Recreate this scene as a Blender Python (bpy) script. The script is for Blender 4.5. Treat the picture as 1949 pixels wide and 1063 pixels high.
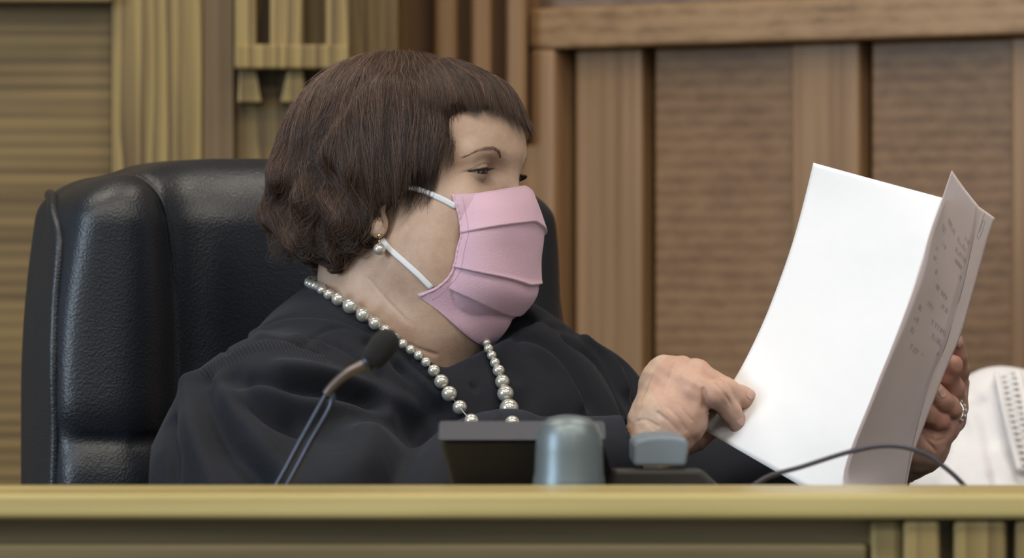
import bpy, math, random
import numpy as np
from mathutils import Vector, Matrix
for o in list(bpy.data.objects): bpy.data.objects.remove(o)
SC = bpy.context.scene
COL = SC.collection
rng = np.random.default_rng(7); random.seed(7)

# ------------------------------------------------------------------ camera, world, lights, exposure
K = 8800.0; ZC = 1.12                      # focal length in pixels, camera height over the dais
cam = bpy.data.cameras.new('camera'); camo = bpy.data.objects.new('camera', cam); COL.objects.link(camo)
camo.location = (0, 0, ZC); camo.rotation_euler = (math.pi/2, 0, 0)
cam.sensor_width = 36; cam.lens = K/1949*36; cam.clip_end = 60
cam.dof.use_dof = True; cam.dof.focus_distance = 3.93; cam.dof.aperture_fstop = cam.lens/1000/0.022
SC.camera = camo
SC.view_settings.view_transform = 'Standard'; SC.view_settings.look = 'None'
SC.view_settings.gamma = 1; SC.view_settings.use_curve_mapping = False
SC.view_settings.exposure = 0.42
w = bpy.data.worlds.new('world'); SC.world = w; w.use_nodes = True
w.node_tree.nodes['Background'].inputs[0].default_value = (0.75, 0.87, 1.0, 1)
w.node_tree.nodes['Background'].inputs[1].default_value = 0.30

def area(name, loc, target, size, power, color, sy=None):
    l = bpy.data.lights.new(name, 'AREA'); l.energy = power; l.color = color
    l.shape = 'RECTANGLE'; l.size = size; l.size_y = sy or size
    o = bpy.data.objects.new(name, l); COL.objects.link(o); o.location = loc
    o.rotation_euler = (Vector(target)-Vector(loc)).to_track_quat('-Z', 'Y').to_euler()
    return o
WARM = (1.0, 0.90, 0.76); COOL = (0.72, 0.86, 1.0)
LAMPS = [(-1.3, 2.1), (0.35, 2.3), (2.0, 2.1), (-0.9, 4.15), (0.7, 4.15), (-0.9, 0.1), (1.1, 0.1)]  # last two are unseen lamps added as front fill on bench and face
for (lx, ly) in LAMPS:
    area('ceiling_lamp_light', (lx, ly, 3.12), (lx, ly, 0), 1.1, (26 if ly < 1 else 20) if ly < 3 else 13, WARM, 0.5)
area('window_daylight', (-3.6, 1.2, 2.0), (0.3, 4.0, 1.1), 1.4, 72, COOL, 1.4)

# ------------------------------------------------------------------ helpers
def W(px, py, d):
    return np.array([(px-974.5)*d/K, d, ZC-(py-531.5)*d/K], dtype=np.float64)
def pxof(P):
    P = np.asarray(P); return np.stack([974.5+P[..., 0]*K/P[..., 1], 531.5-(P[..., 2]-ZC)*K/P[..., 1]], -1)

def tag(o, label=None, cat=None, group=None, kind=None):
    if label: o['label'] = label
    if cat: o['category'] = cat
    if group: o['group'] = group
    if kind: o['kind'] = kind
    return o
def empty(name, loc=(0, 0, 0), **kw):
    o = bpy.data.objects.new(name, None); COL.objects.link(o); o.location = loc; o.empty_display_size = .05
    return tag(o, **kw)
def link(name, me, mat, parent=None, smooth=True):
    if mat is not None and not me.materials:
        for m in (mat if isinstance(mat, (list, tuple)) else [mat]): me.materials.append(m)
    if smooth and len(me.polygons): me.polygons.foreach_set('use_smooth', [True]*len(me.polygons))
    o = bpy.data.objects.new(name, me); COL.objects.link(o)
    if parent is not None:
        o.parent = parent; o.matrix_parent_inverse = Matrix.Translation(parent.location).inverted()
    return o
def mesh_np(name, V, F):
    me = bpy.data.meshes.new(name); V = np.asarray(V, dtype=np.float32); F = np.asarray(F, dtype=np.int32)
    me.vertices.add(len(V)); me.vertices.foreach_set('co', V.ravel())
    n = F.shape[1]; me.loops.add(F.size); me.loops.foreach_set('vertex_index', F.ravel())
    me.polygons.add(len(F)); me.polygons.foreach_set('loop_start', np.arange(0, F.size, n, dtype=np.int32))
    me.update(calc_edges=True); me.validate(); return me
def attr(me, name, val):
    a = me.attributes.new(name, 'FLOAT', 'POINT'); a.data.foreach_set('value', np.asarray(val, dtype=np.float32))

class MB:                                   # collects simple shapes into one mesh
    def __init__(s): s.v = []; s.f = []
    def add(s, V, F):
        n = len(s.v); s.v += [tuple(map(float, p)) for p in V]; s.f += [tuple(i+n for i in f) for f in F]; return s
    def box(s, a, b, rot=0, org=(0, 0)):
        x0, y0, z0 = a; x1, y1, z1 = b
        V = [(x, y, z) for z in (z0, z1) for (x, y) in ((x0, y0), (x1, y0), (x1, y1), (x0, y1))]
        if rot:
            c, q = math.cos(rot), math.sin(rot)
            V = [(org[0]+c*(x-org[0])-q*(y-org[1]), org[1]+q*(x-org[0])+c*(y-org[1]), z) for x, y, z in V]
        return s.add(V, [(3, 2, 1, 0), (4, 5, 6, 7), (0, 1, 5, 4), (1, 2, 6, 5), (2, 3, 7, 6), (3, 0, 4, 7)])
    def prism(s, poly, o, ex, ez, ey, t):   # polygon in plane (ex,ez) at origin o extruded by t along ey
        o, ex, ey, ez = map(np.asarray, (o, ex, ey, ez)); n = len(poly)
        A = [o+ex*a+ez*b for a, b in poly]; B = [p+ey*t for p in A]
        return s.add(A+B, [tuple(range(n)), tuple(range(2*n-1, n-1, -1))]+[(i, i+n, (i+1) % n+n, (i+1) % n) for i in range(n)])
    def tube(s, pts, r, n=10, flat=None):
        V, F = tube_np(pts, r, n, flat); return s.add(V, F)
    def lathe(s, prof, c, n=40, tilt=None):
        V = []
        for (r, z) in prof:
            for i in range(n):
                a = 2*math.pi*i/n; p = Vector((r*math.cos(a), r*math.sin(a), z))
                if tilt is not None: p = tilt @ p
                V.append((p.x+c[0], p.y+c[1], p.z+c[2]))
        F = [(i*n+j, i*n+(j+1) % n, (i+1)*n+(j+1) % n, (i+1)*n+j) for i in range(len(prof)-1) for j in range(n)]
        F.append(tuple(range(n-1, -1, -1))); F.append(tuple(range((len(prof)-1)*n, len(prof)*n)))
        return s.add(V, F)
    def build(s, name, mat, parent=None, smooth=False, bevel=0, origin=None):
        me = bpy.data.meshes.new(name)
        V = s.v if origin is None else [(x-origin[0], y-origin[1], z-origin[2]) for x, y, z in s.v]
        me.from_pydata(V, [], s.f); me.update()
        o = link(name, me, mat, parent, smooth)
        if origin is not None: o.location = origin
        if bevel:
            m = o.modifiers.new('bevel', 'BEVEL'); m.width = bevel; m.segments = 3; m.limit_method = 'ANGLE'
        return o
def smooth_path(pts, n):                    # Catmull-Rom through pts
    P = np.asarray(pts, float); P = np.vstack([2*P[0]-P[1], P, 2*P[-1]-P[-2]]); m = len(P)-3
    out = []
    for t in np.linspace(0, m, n):
        i = min(int(t), m-1); u = t-i; a, b, c, d = P[i:i+4]
        out.append(.5*((2*b)+(-a+c)*u+(2*a-5*b+4*c-d)*u*u+(-a+3*b-3*c+d)*u**3))
    return np.array(out)
def tube_np(pts, r, n=10, flat=None):
    P = np.asarray(pts, float); m = len(P); R = np.ones(m)*np.asarray(r, float)
    T = np.gradient(P, axis=0); T /= np.linalg.norm(T, axis=1)[:, None]+1e-12
    u = np.cross(T[0], (0, 0, 1.)); 
    if np.linalg.norm(u) < .1: u = np.cross(T[0], (1., 0, 0))
    V = []
    for i in range(m):
        u = u-T[i]*np.dot(u, T[i]); u /= np.linalg.norm(u); v = np.cross(T[i], u)
        if flat is not None:
            fn = np.asarray(flat, float); fn = fn-T[i]*np.dot(fn, T[i]); fn /= np.linalg.norm(fn); v = fn*.3; u = np.cross(T[i], fn)
        for k in range(n):
            a = 2*math.pi*k/n; V.append(P[i]+R[i]*(math.cos(a)*u+math.sin(a)*v))
    F = [(i*n+k, i*n+(k+1) % n, (i+1)*n+(k+1) % n, (i+1)*n+k) for i in range(m-1) for k in range(n)]
    F += [tuple(range(n-1, -1, -1)), tuple(range((m-1)*n, m*n))]
    return V, F

# ---- signed distance modelling
f32 = np.float32
def ln(P): return np.sqrt((P*P).sum(-1))
def ell(P, c, r, M=None):
    q = P-np.asarray(c, f32)
    if M is not None: q = q@np.asarray(M, f32).T      # rows of M = local axes
    r = np.asarray(r, f32); k0 = ln(q/r); k1 = ln(q/(r*r))+1e-9
    return k0*(k0-1)/k1
def cap(P, a, b, ra, rb):
    a = np.asarray(a, f32); b = np.asarray(b, f32); ab = b-a; L = float((ab*ab).sum())+1e-12
    t = np.clip(((P-a)@ab)/L, 0, 1)
    return ln(P-a-t[:, None]*ab)-(ra+t*(rb-ra))
def smin(a, b, k):
    h = np.maximum(k-np.abs(a-b), 0)/k; return np.minimum(a, b)-h*h*k*.25
def smax(a, b, k): return -smin(-a, -b, k)
def chain(P, pts, k=.004):                   # pts: (xyz, r)
    d = None
    for (a, ra), (b, rb) in zip(pts[:-1], pts[1:]):
        c = cap(P, a, b, ra, rb); d = c if d is None else smin(d, c, k)
    return d
def polydist(P, pts):
    d = None
    for a, b in zip(pts[:-1], pts[1:]):
        c = cap(P, a, b, 0, 0); d = c if d is None else np.minimum(d, c)
    return d
def polyparam(P, pts):
    best = np.full(len(P), 1e9, f32); T = np.zeros(len(P), f32); s = 0.
    for a, b in zip(pts[:-1], pts[1:]):
        a = np.asarray(a, f32); b = np.asarray(b, f32); ab = b-a; L2 = float((ab*ab).sum())+1e-12
        t = np.clip(((P-a)@ab)/L2, 0, 1); d = ln(P-a-t[:, None]*ab); m = d < best
        best[m] = d[m]; T[m] = s+t[m]*math.sqrt(L2); s += math.sqrt(L2)
    return best, T
def ev(f, P, n=400000):
    return np.concatenate([f(P[i:i+n]) for i in range(0, len(P), n)]) if len(P) else np.zeros(0, f32)
def grad(f, P, e):
    g = np.stack([ev(f, P+np.eye(3, dtype=f32)[i]*e)-ev(f, P-np.eye(3, dtype=f32)[i]*e) for i in range(3)], -1)
    return g/(ln(g)[:, None]+1e-12)
def grad_f(f, P, e):
    f0 = f(P); g = np.stack([f(P+np.eye(3, dtype=f32)[i]*e)-f0 for i in range(3)], -1); return g/(ln(g)[:, None]+1e-12)
def polygonize(f, lo, hi, h, slack=1.6, B=12):
    lo = np.asarray(lo, f32); hi = np.asarray(hi, f32)
    nb = np.ceil((hi-lo)/(h*B)).astype(int); n = nb*B+1
    bc = np.stack(np.meshgrid(*[np.arange(k) for k in nb], indexing='ij'), -1).reshape(-1, 3)
    cen = (lo+(bc+.5)*B*h).astype(f32); dc = ev(f, cen)
    V = np.repeat(np.repeat(np.repeat(np.pad(dc.reshape(nb), ((0, 1),)*3, mode='edge'), B, 0), B, 1), B, 2)[:n[0], :n[1], :n[2]].astype(f32)
    keep = np.abs(dc) < slack*h*B*.87
    o = np.stack(np.meshgrid(*[np.arange(B+1)]*3, indexing='ij'), -1).reshape(-1, 3)
    for i in range(0, keep.sum(), 200):
        b = bc[keep][i:i+200]; idx = (b[:, None, :]*B+o[None]).reshape(-1, 3)
        V[idx[:, 0], idx[:, 1], idx[:, 2]] = f((lo+idx*h).astype(f32))
    S = V < 0
    act = np.zeros(n-1, bool); al = np.ones(n-1, bool)
    for i in (0, 1):
        for j in (0, 1):
            for k in (0, 1):
                c = S[i:n[0]-1+i, j:n[1]-1+j, k:n[2]-1+k]; act |= c; al &= c
    act &= ~al
    ci = np.argwhere(act); ids = np.full(n-1, -1, np.int32); ids[act] = np.arange(len(ci))
    acc = np.zeros((len(ci), 3)); cnt = np.zeros(len(ci))
    cor = [(i, j, k) for i in (0, 1) for j in (0, 1) for k in (0, 1)]
    val = {c: V[ci[:, 0]+c[0], ci[:, 1]+c[1], ci[:, 2]+c[2]] for c in cor}
    for c in cor:
        for ax in range(3):
            if c[ax]: continue
            e = list(c); e[ax] = 1; e = tuple(e); a, b = val[c], val[e]; m = (a < 0) != (b < 0)
            t = np.where(m, a/np.where(m, a-b, 1), 0); p = np.array(c, float)[None]+np.eye(3)[ax]*t[:, None]
            acc[m] += p[m]; cnt[m] += 1
    P = (lo+(ci+acc/cnt[:, None])*h).astype(f32)
    Fs = []
    for ax in range(3):
        u, v = (ax+1) % 3, (ax+2) % 3
        a = np.take(S, range(0, n[ax]-1), axis=ax); b = np.take(S, range(1, n[ax]), axis=ax)
        E = np.argwhere(a != b); E = E[(E[:, u] > 0) & (E[:, v] > 0) & (E[:, u] < n[u]-1) & (E[:, v] < n[v]-1)]
        def g(du, dv):
            q = E.copy(); q[:, u] -= du; q[:, v] -= dv; return ids[q[:, 0], q[:, 1], q[:, 2]]
        Q = np.stack([g(1, 1), g(0, 1), g(0, 0), g(1, 0)], -1)
        fl = ~a[E[:, 0], E[:, 1], E[:, 2]]; Q[fl] = Q[fl][:, ::-1]; Fs.append(Q)
    F = np.concatenate(Fs); F = F[(F >= 0).all(1)]
    for _ in range(2):
        d = ev(f, P); gN = grad(f, P, h*.3); P = (P-gN*np.clip(d, -h, h)[:, None]*.9).astype(f32)
    return P, F
def hit(px, py, f, d0=3.3, d1=5.2):         # first surface point seen along the sight line through a picture point
    dd = W(px, py, 1.)-np.array([0, 0, ZC]); t = d0
    for _ in range(260):
        p = (np.array([0, 0, ZC])+dd*t).astype(f32)[None]; d = float(f(p)[0])
        if abs(d) < 2e-4: break
        t += max(d, 2e-4)*.6
        if t > d1: break
    return np.array([0, 0, ZC])+dd*t
def vnoise(P, s, seed=0):                    # cheap smooth pseudo noise
    q = P*s; o = np.zeros(len(P)); r = np.random.default_rng(seed)
    for _ in range(7):
        k = r.normal(size=3); k *= (1+.8*r.random())/np.linalg.norm(k); o += np.sin(q@k*2*math.pi+r.random()*6.28)
    return o/3.5

# ------------------------------------------------------------------ materials
def nodes(name):
    m = bpy.data.materials.new(name); m.use_nodes = True; t = m.node_tree
    return m, t, t.nodes['Principled BSDF']
def plain(name, col, rough=.5, metal=0, spec=.5, bump=None, **kw):
    m, t, b = nodes(name)
    b.inputs['Base Color'].default_value = (*col, 1); b.inputs['Roughness'].default_value = rough
    b.inputs['Metallic'].default_value = metal; b.inputs['Specular IOR Level'].default_value = spec
    for k, v in kw.items(): b.inputs[k.replace('_', ' ')].default_value = v
    if bump:
        n = t.nodes.new('ShaderNodeTexNoise'); n.inputs['Scale'].default_value = bump[0]; n.inputs['Detail'].default_value = 3
        tc = t.nodes.new('ShaderNodeTexCoord'); t.links.new(tc.outputs['Object'], n.inputs['Vector'])
        u = t.nodes.new('ShaderNodeBump'); u.inputs['Distance'].default_value = bump[1]; u.inputs['Strength'].default_value = 1
        t.links.new(n.outputs['Fac'], u.inputs['Height']); t.links.new(u.outputs[0], b.inputs['Normal'])
    return m
def ramp(t, src, stops):
    r = t.nodes.new('ShaderNodeValToRGB'); e = r.color_ramp.elements
    while len(e) < len(stops): e.new(.5)
    for q, (p, c) in zip(e, stops): q.position = p; q.color = (*c, 1)
    t.links.new(src, r.inputs[0]); return r.outputs[0]
def mapping(t, scale, rot=(0, 0, 0), loc=(0, 0, 0), out='Object'):
    tc = t.nodes.new('ShaderNodeTexCoord'); mp = t.nodes.new('ShaderNodeMapping')
    mp.inputs['Scale'].default_value = scale; mp.inputs['Rotation'].default_value = rot; mp.inputs['Location'].default_value = loc
    t.links.new(tc.outputs[out], mp.inputs[0]); return mp.outputs[0]
def wood(name, light, mid, dark, axis='z', cath=1.0, fine=1.0, rot=0., loc=(0, 0, 0), rough=.42, wav=.5):
    wav = .22 if axis == 'x' else (.16 if name.startswith('brown') else .46 if 'cathedral' in name else wav*.7)
    m, t, b = nodes(name); A = {'x': 0, 'z': 2}[axis]
    def sc(al, ac): s = [ac]*3; s[A] = al; return tuple(s)
    r = (0, rot, 0)
    n1 = t.nodes.new('ShaderNodeTexNoise'); n1.inputs['Scale'].default_value = 1; n1.inputs['Detail'].default_value = 4
    t.links.new(mapping(t, sc(2.2, 95*fine), r, loc), n1.inputs['Vector'])
    wv = t.nodes.new('ShaderNodeTexWave'); wv.wave_type = 'BANDS'; wv.wave_profile = 'SAW' if axis == 'z' else 'SIN'; wv.bands_direction = 'X' if axis == 'z' else 'Z'
    wv.inputs['Scale'].default_value = 1.0; wv.inputs['Distortion'].default_value = 9*cath; wv.inputs['Detail'].default_value = 2.5
    wv.inputs['Detail Scale'].default_value = 1.1; wv.inputs['Detail Roughness'].default_value = .55
    t.links.new(mapping(t, sc(1.3, 20), r, loc), wv.inputs['Vector'])
    n2 = t.nodes.new('ShaderNodeTexNoise'); n2.inputs['Scale'].default_value = 1; n2.inputs['Detail'].default_value = 2
    t.links.new(mapping(t, sc(1.1, 14), r, loc), n2.inputs['Vector'])
    mx = t.nodes.new('ShaderNodeMix'); mx.inputs[0].default_value = wav
    t.links.new(n1.outputs['Fac'], mx.inputs[2]); t.links.new(wv.outputs['Fac'], mx.inputs[3])
    m2 = t.nodes.new('ShaderNodeMix'); m2.inputs[0].default_value = .34
    t.links.new(mx.outputs[0], m2.inputs[2]); t.links.new(n2.outputs['Fac'], m2.inputs[3])
    t.links.new(ramp(t, m2.outputs[0], [(.30, dark), (.46, mid), (.62, light)]), b.inputs['Base Color'])
    b.inputs['Roughness'].default_value = rough; b.inputs['Specular IOR Level'].default_value = .35
    u = t.nodes.new('ShaderNodeBump'); u.inputs['Distance'].default_value = .0006; u.inputs['Strength'].default_value = .5
    t.links.new(m2.outputs[0], u.inputs['Height']); t.links.new(u.outputs[0], b.inputs['Normal'])
    return m
OL, OM, OD = (.24, .168, .068), (.172, .117, .049), (.07, .045, .023)
oak_v = wood('oak_vertical', OL, OM, OD, 'z', 1.0)
oak_v2 = wood('oak_cathedral', (.33, .24, .092), (.205, .142, .058), (.075, .045, .026), 'z', 1.2, .8, .05, (3, 1, 7))
oak_pale = wood('oak_plain_sawn', (.19, .13, .068), (.16, .105, .053), (.115, .07, .037), 'z', .35, 1., 0, (5, 0, 0))
oak_h = wood('oak_horizontal', (.24, .163, .066), (.175, .118, .050), (.095, .062, .029), 'x', .14)
wal_v = wood('brown_lit_oak_vertical', (.31, .185, .095), (.25, .145, .070), (.165, .09, .042), 'z', .3, .7, 0, (2, 2, 2))  # brown set: same oak as left wall, browner light put into the colour
wal_h = wood('brown_lit_oak_horizontal', (.245, .140, .066), (.195, .107, .048), (.14, .072, .031), 'x', .14, .8, 0, (9, 2, 2))
wal_r = wood('brown_lit_oak_rail', (.335, .205, .102), (.27, .16, .075), (.17, .095, .043), 'x', .4, .7, 0, (1, 5, 2))
wal_d = wood('brown_shaded_oak', (.22, .11, .035), (.18, .085, .026), (.13, .06, .018), 'z', .3, .8)  # shade of the step and gaps put into a darker wood colour
bench_w = wood('bench_oak', (.50, .42, .185), (.39, .32, .13), (.22, .165, .065), 'x', .35, .4, 0, (4, 2, 1), .34)
bench_v = wood('bench_oak_upright', (.30, .23, .095), (.22, .165, .068), (.12, .08, .034), 'z', .8, .5)
bench_p = wood('bench_oak_panel', (.30, .23, .11), (.23, .175, .083), (.14, .10, .048), 'x', .5, .5)

# ------------------------------------------------------------------ room
MB().box((-5, -2, -.05), (5, 9, 0)).build('floor', plain('carpet', (.06, .045, .04), .95, bump=(300, .003)))
bpy.data.objects['floor']['kind'] = 'structure'
tag(MB().box((-5, -2, 3.2), (5, 9, 3.25)).build('ceiling', plain('ceiling_paint', (.7, .7, .68), .9)), kind='structure')
housing = plain('lamp_housing', (.8, .8, .8), .5)
for i, (lx, ly) in enumerate(LAMPS):
    o = MB().box((-.6, -.3, -.03), (.6, .3, .0)).build('ceiling_light', housing, origin=(0, 0, 0)); o.location = (lx, ly, 3.2)
    tag(o, label=['white ceiling light panel over the left of the courtroom, nearer row', 'white ceiling light panel in the middle of the nearer row', 'white ceiling light panel over the right of the courtroom, nearer row', 'white ceiling light panel above the office chair, back row', 'white ceiling light panel above the document, back row', 'white ceiling light panel added as front fill, left one', 'white ceiling light panel added as front fill, right one'][i], cat='ceiling light', group='ceiling light panels')

# left wall (frontal, 5.2 m away), pixel helper for frontal boards
def board(name, x0, y0, x1, y1, d, t, mat, bevel=.002, parent=None, kind='structure'):
    a = W(x0, y1, d); b = W(x1, y0, d)
    o = MB().box((a[0], d, a[2]), (b[0], d+t, b[2])).build(name, mat, parent, bevel=bevel)
    if kind: o['kind'] = kind
    return o
zt = -3400; zb = 2400
board('wall_left', -2600, zt, 212, zb, 5.225, .06, oak_h)
board('trim_1', -2600, -40, 212, 4, 5.18, .045, oak_h)             # top rail over the panel
board('trim_2', 212, zt, 386, zb, 5.205, .05, oak_v2)
board('trim_3', 386, zt, 445, zb, 5.209, .05, oak_pale)
board('trim_4', 445, zt, 694, zb, 5.225, .05, oak_v)              # backing of the ornament
board('trim_5', 690, zt, 757, zb, 5.24, .30, oak_v)               # corner board
board('trim_6', 757, zt, 826, zb, 5.42, .05, wal_d)
board('trim_7', 664, zt, 692, zb, 5.232, .02, wal_d)
# fretwork ornament
k = 8
for (a, b, y) in ((447, 487, 88), (514, 577, 88), (620, 666, 88)):
    board('trim_%d' % k, a, zt, b, y, 5.175, .05, oak_v2); k += 1
board('trim_%d' % k, 446, 84, 667, 131, 5.17, .055, oak_v2, .003); k += 1
for (a0, a1, b0, b1) in ((456, 487, 452, 498), (548, 577, 533, 581), (622, 660, 618, 667)):
    y0 = W(0, 131, 5.19)[2]; y1 = W(0, 195, 5.19)[2]
    X = lambda p: W(p, 0, 5.19)[0]
    o = MB().prism([(X(b0), y1), (X(b1), y1), (X(a1), y0), (X(a0), y0)], (0, 5.19, 0), (1, 0, 0), (0, 0, 1), (0, 1, 0), .035).build('trim_%d' % k, oak_v2, bevel=.002)
    o['kind'] = 'structure'; k += 1
# fluted pilaster right of the corner
for (a, b) in ((826, 870), (896, 936), (964, 1004)):
    board('trim_%d' % k, a, zt, b, 274 if a > 950 else 700, 5.36, .06, wal_v, .008); k += 1
board('trim_%d' % k, 826, zt, 1060, zb, 5.41, .05, wal_d); k += 1
board('trim_%d' % k, 960, 276, 1040, zb, 5.385, .03, wal_v, .004); k += 1
# right wall, turned so that its right end is nearer
RO = np.array([W(1036, 0, 5.42)[0], 5.42]); RE = np.array([W(1949, 0, 5.09)[0], 5.09])
rd = (RE-RO)/np.linalg.norm(RE-RO); RA = math.atan2(rd[1], rd[0])
def rx(px):                                   # distance along the wall under picture column px
    s = (px-974.5)/K; return (s*RO[1]-RO[0])/(rd[0]-s*rd[1])
def rboard(name, px0, px1, z0, z1, off, t, mat, bevel=.002, add0=0, add1=0):
    a, b = rx(px0)-add0, rx(px1)+add1
    o = MB().box((RO[0]+a, RO[1]+off, z0), (RO[0]+b, RO[1]+off+t, z1), RA, (RO[0], RO[1])).build(name, mat, bevel=bevel)
    o['kind'] = 'structure'; return o
zr = W(0, 95, 5.40)[2]; zr2 = W(0, 18, 5.40)[2]
rboard('wall_right', 1036, 1949, 0, 3.2, .03, .05, wal_h, add1=1.5)
rboard('trim_%d' % k, 1036, 1949, zr, zr2, -.035, .06, wal_r, .004, add1=1.5); k += 1
rboard('trim_%d' % k, 1036, 1949, zr2, 3.2, -.012, .04, wood('brown_lit_oak_grey', (.20, .14, .10), (.16, .11, .077), (.10, .067, .045), 'x', .6, .6), add1=1.5); k += 1  # same oak, right-side light put into its colour
rboard('trim_%d' % k, 1036, 1084, 0, zr, -.035, .06, wal_v, .006); k += 1
rboard('trim_%d' % k, 1097, 1224, 0, zr, -.004, .03, wal_v, .005); k += 1
rboard('trim_%d' % k, 1508, 1638, 0, zr, -.004, .03, wal_v, .005); k += 1
rboard('trim_%d' % k, 1925, 2060, 0, zr, -.004, .03, wal_v, .005); k += 1
rboard('trim_%d' % k, 1237, 1508, 0, zr, .010, .02, wal_h, .004); k += 1
rboard('trim_%d' % k, 1650, 1925, 0, zr, .010, .02, wal_h, .004); k += 1

# ------------------------------------------------------------------ judge's bench
bench = empty('judge_bench', (0, 3.3, 0), label='long oak judge bench with thick ledge across the foreground', cat='bench')
d0 = 3.2; d1 = 3.345
zl1 = W(0, 941, d0)[2]; zl0 = W(0, 990, d0)[2]
MB().box((-2.2, d0, zl0), (2.2, d1, zl1)).build('ledge', bench_w, bench, bevel=.004)
MB().box((-2.2, d0+.035, .55), (2.2, d0+.075, zl0)).build('front_panel', bench_p, bench)
MB().box((-2.2, d0+.018, zl0-.115), (W(1655, 0, d0)[0], d0+.036, zl0-.018)).build('rail', bench_p, bench, bevel=.003)
for (a, b) in ((1662, 1722), (1722, 1792), (1818, 1918), (1935, 2000)):
    MB().box((W(a, 0, d0)[0], d0+.006 if a != 1662 else d0+.014, .0), (W(b, 0, d0)[0], d0+.036, zl0)).build('reed', bench_v, bench, bevel=.004)
MB().box((-2.2, d1, .885), (2.2, 3.63, .925)).build('worktop', bench_w, bench, bevel=.003)
MB().box((-2.2, d1-.03, .885), (2.2, d1, zl0)).build('inner_panel', bench_p, bench)
MB().box((-2.2, d0+.035, 0), (2.2, d0+.075, .55)).build('kick_panel', bench_p, bench)
ZD = .925

# ------------------------------------------------------------------ leather chair
def leather():
    m, t, b = nodes('black_leather')
    b.inputs['Base Color'].default_value = (.0075, .0105, .016, 1); b.inputs['Roughness'].default_value = .40
    b.inputs['Specular IOR Level'].default_value = .55
    v = t.nodes.new('ShaderNodeTexVoronoi'); v.inputs['Scale'].default_value = 520; v.feature = 'SMOOTH_F1'
    n = t.nodes.new('ShaderNodeTexNoise'); n.inputs['Scale'].default_value = 22; n.inputs['Detail'].default_value = 4; n.inputs['Distortion'].default_value = 1.2
    mp = mapping(t, (1, 1, 1)); t.links.new(mp, n.inputs['Vector']); t.links.new(mp, v.inputs['Vector'])
    a = t.nodes.new('ShaderNodeMath'); a.operation = 'MULTIPLY_ADD'; t.links.new(n.outputs['Fac'], a.inputs[0]); a.inputs[1].default_value = .4
    t.links.new(v.outputs['Distance'], a.inputs[2])
    u = t.nodes.new('ShaderNodeBump'); u.inputs['Distance'].default_value = .0006; u.inputs['Strength'].default_value = .6
    t.links.new(a.outputs[0], u.inputs['Height']); t.links.new(u.outputs[0], b.inputs['Normal'])
    return m
LEA = leather(); CH_PHI = math.radians(27)
cf = np.array([math.sin(CH_PHI), -math.cos(CH_PHI), 0]); cr = np.array([-math.cos(CH_PHI), -math.sin(CH_PHI), 0])
CO = W(584, 312, 4.30)                          # top middle of the backrest front
CM = np.stack([cr, cf, [0, 0, 1.]]).astype(f32)
def ch_local(P): return (P-CO.astype(f32))@CM.T
def chw(r, f, z): return CO+cr*r+cf*f+np.array([0, 0, 1.])*z
HWc = .254
def chair_back(P):
    q = ch_local(P); r, f, z = q[:, 0], q[:, 1], q[:, 2]
    # outline: rounded-top panel
    hw = HWc-.024*np.clip(1+z/.22, 0, 1)**2
    RX, RZ = .150, .050
    ax = np.maximum(np.abs(r)-(hw-RX), 0)/RX; az = np.maximum(z+RZ, 0)/RZ
    k0 = np.sqrt(ax*ax+az*az); k1 = np.sqrt((ax/RX)**2+(az/RZ)**2)+1e-6
    out = np.where((ax > 0) & (az > 0), k0*(k0-1)/k1, np.maximum(np.abs(r)-hw, z))
    # shoulders: flatten the corner so the top slopes to a cut corner
    front = f-(.018*np.exp(-(r/.10)**2)+.012+.030*np.exp(-((np.abs(r)-.205)/.055)**2)-.16*np.clip(z+.05, 0, 1)-.06*np.clip(-z-.40, 0, 1))
    front = f-(.030+.022*np.exp(-((np.abs(r)-.195)/.05)**2)-.010*np.exp(-((np.abs(r)-.135)/.03)**2)-.035*np.clip((z+.06)/.06, 0, 1)**2)
    back = -f-.078
    d = smax(smax(out, front, .022), back, .022)
    d = smax(d, -z-.62, .03)
    d = d-.004
    if SEAM:
        for g in SEAM.values(): pd_ = polydist(P, g); d = d+.008*np.exp(-(pd_/.0055)**2)+.006*np.exp(-(pd_/.020)**2)
    return (d+.0025*vnoise(P, 7, 3)*np.clip((f+.04)/.05, 0, 1)).astype(f32)
SEAM = {}
def march(o, dr):
    p = np.array(o, float); dr = np.array(dr, float)
    for _ in range(200):
        d = float(chair_back(p.astype(f32)[None])[0])
        if d < 3e-4: break
        p = p+dr*d*.7
    return p
def on_chair(r0, z0, f0=.2): return march(chw(r0, f0, z0), -cf)
def over(r0, f0): return march(chw(r0, f0, .1), (0, 0, -1))
def seam_path(s): return [over(s*.176, -.05), over(s*.176, -.02), over(s*.172, .004)]+[on_chair(s*r0, z0) for r0, z0 in ((.160, -.03), (.152, -.055), (.145, -.10), (.140, -.15), (.137, -.30), (.135, -.6))]
_s = {1: seam_path(1), -1: seam_path(-1), 'h': [on_chair(.25, -.252), on_chair(.2, -.253), on_chair(.138, -.254)]}
SEAM = _s
chair = empty('office_chair', (CO[0], CO[1], 0), label='high-backed black leather office chair behind the woman in the robe', cat='chair')
lo = CO-np.array([.36, .30, .66]); hi = CO+np.array([.36, .30, .06])
V, F = polygonize(chair_back, lo, hi, .0032)
link('backrest', mesh_np('backrest', V, F), LEA, chair)
for s in (1, -1):
    side = lambda f, z: march(chw(s*.36, f, z), -cr*s)
    pts = [side(-.072, -.030), side(-.045, -.034), side(-.018, -.048)]+[side(.006+.006*min(i, 2), -.075-.057*i) for i in range(10)]
    MB().tube([p+cf*.001 for p in smooth_path(seam_path(s)[1:], 50)], .0022, 8).build('seam_welt', LEA, chair, smooth=True)
    MB().tube(smooth_path(pts, 70), .0055, 10).build('piping', LEA, chair, smooth=True)
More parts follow.
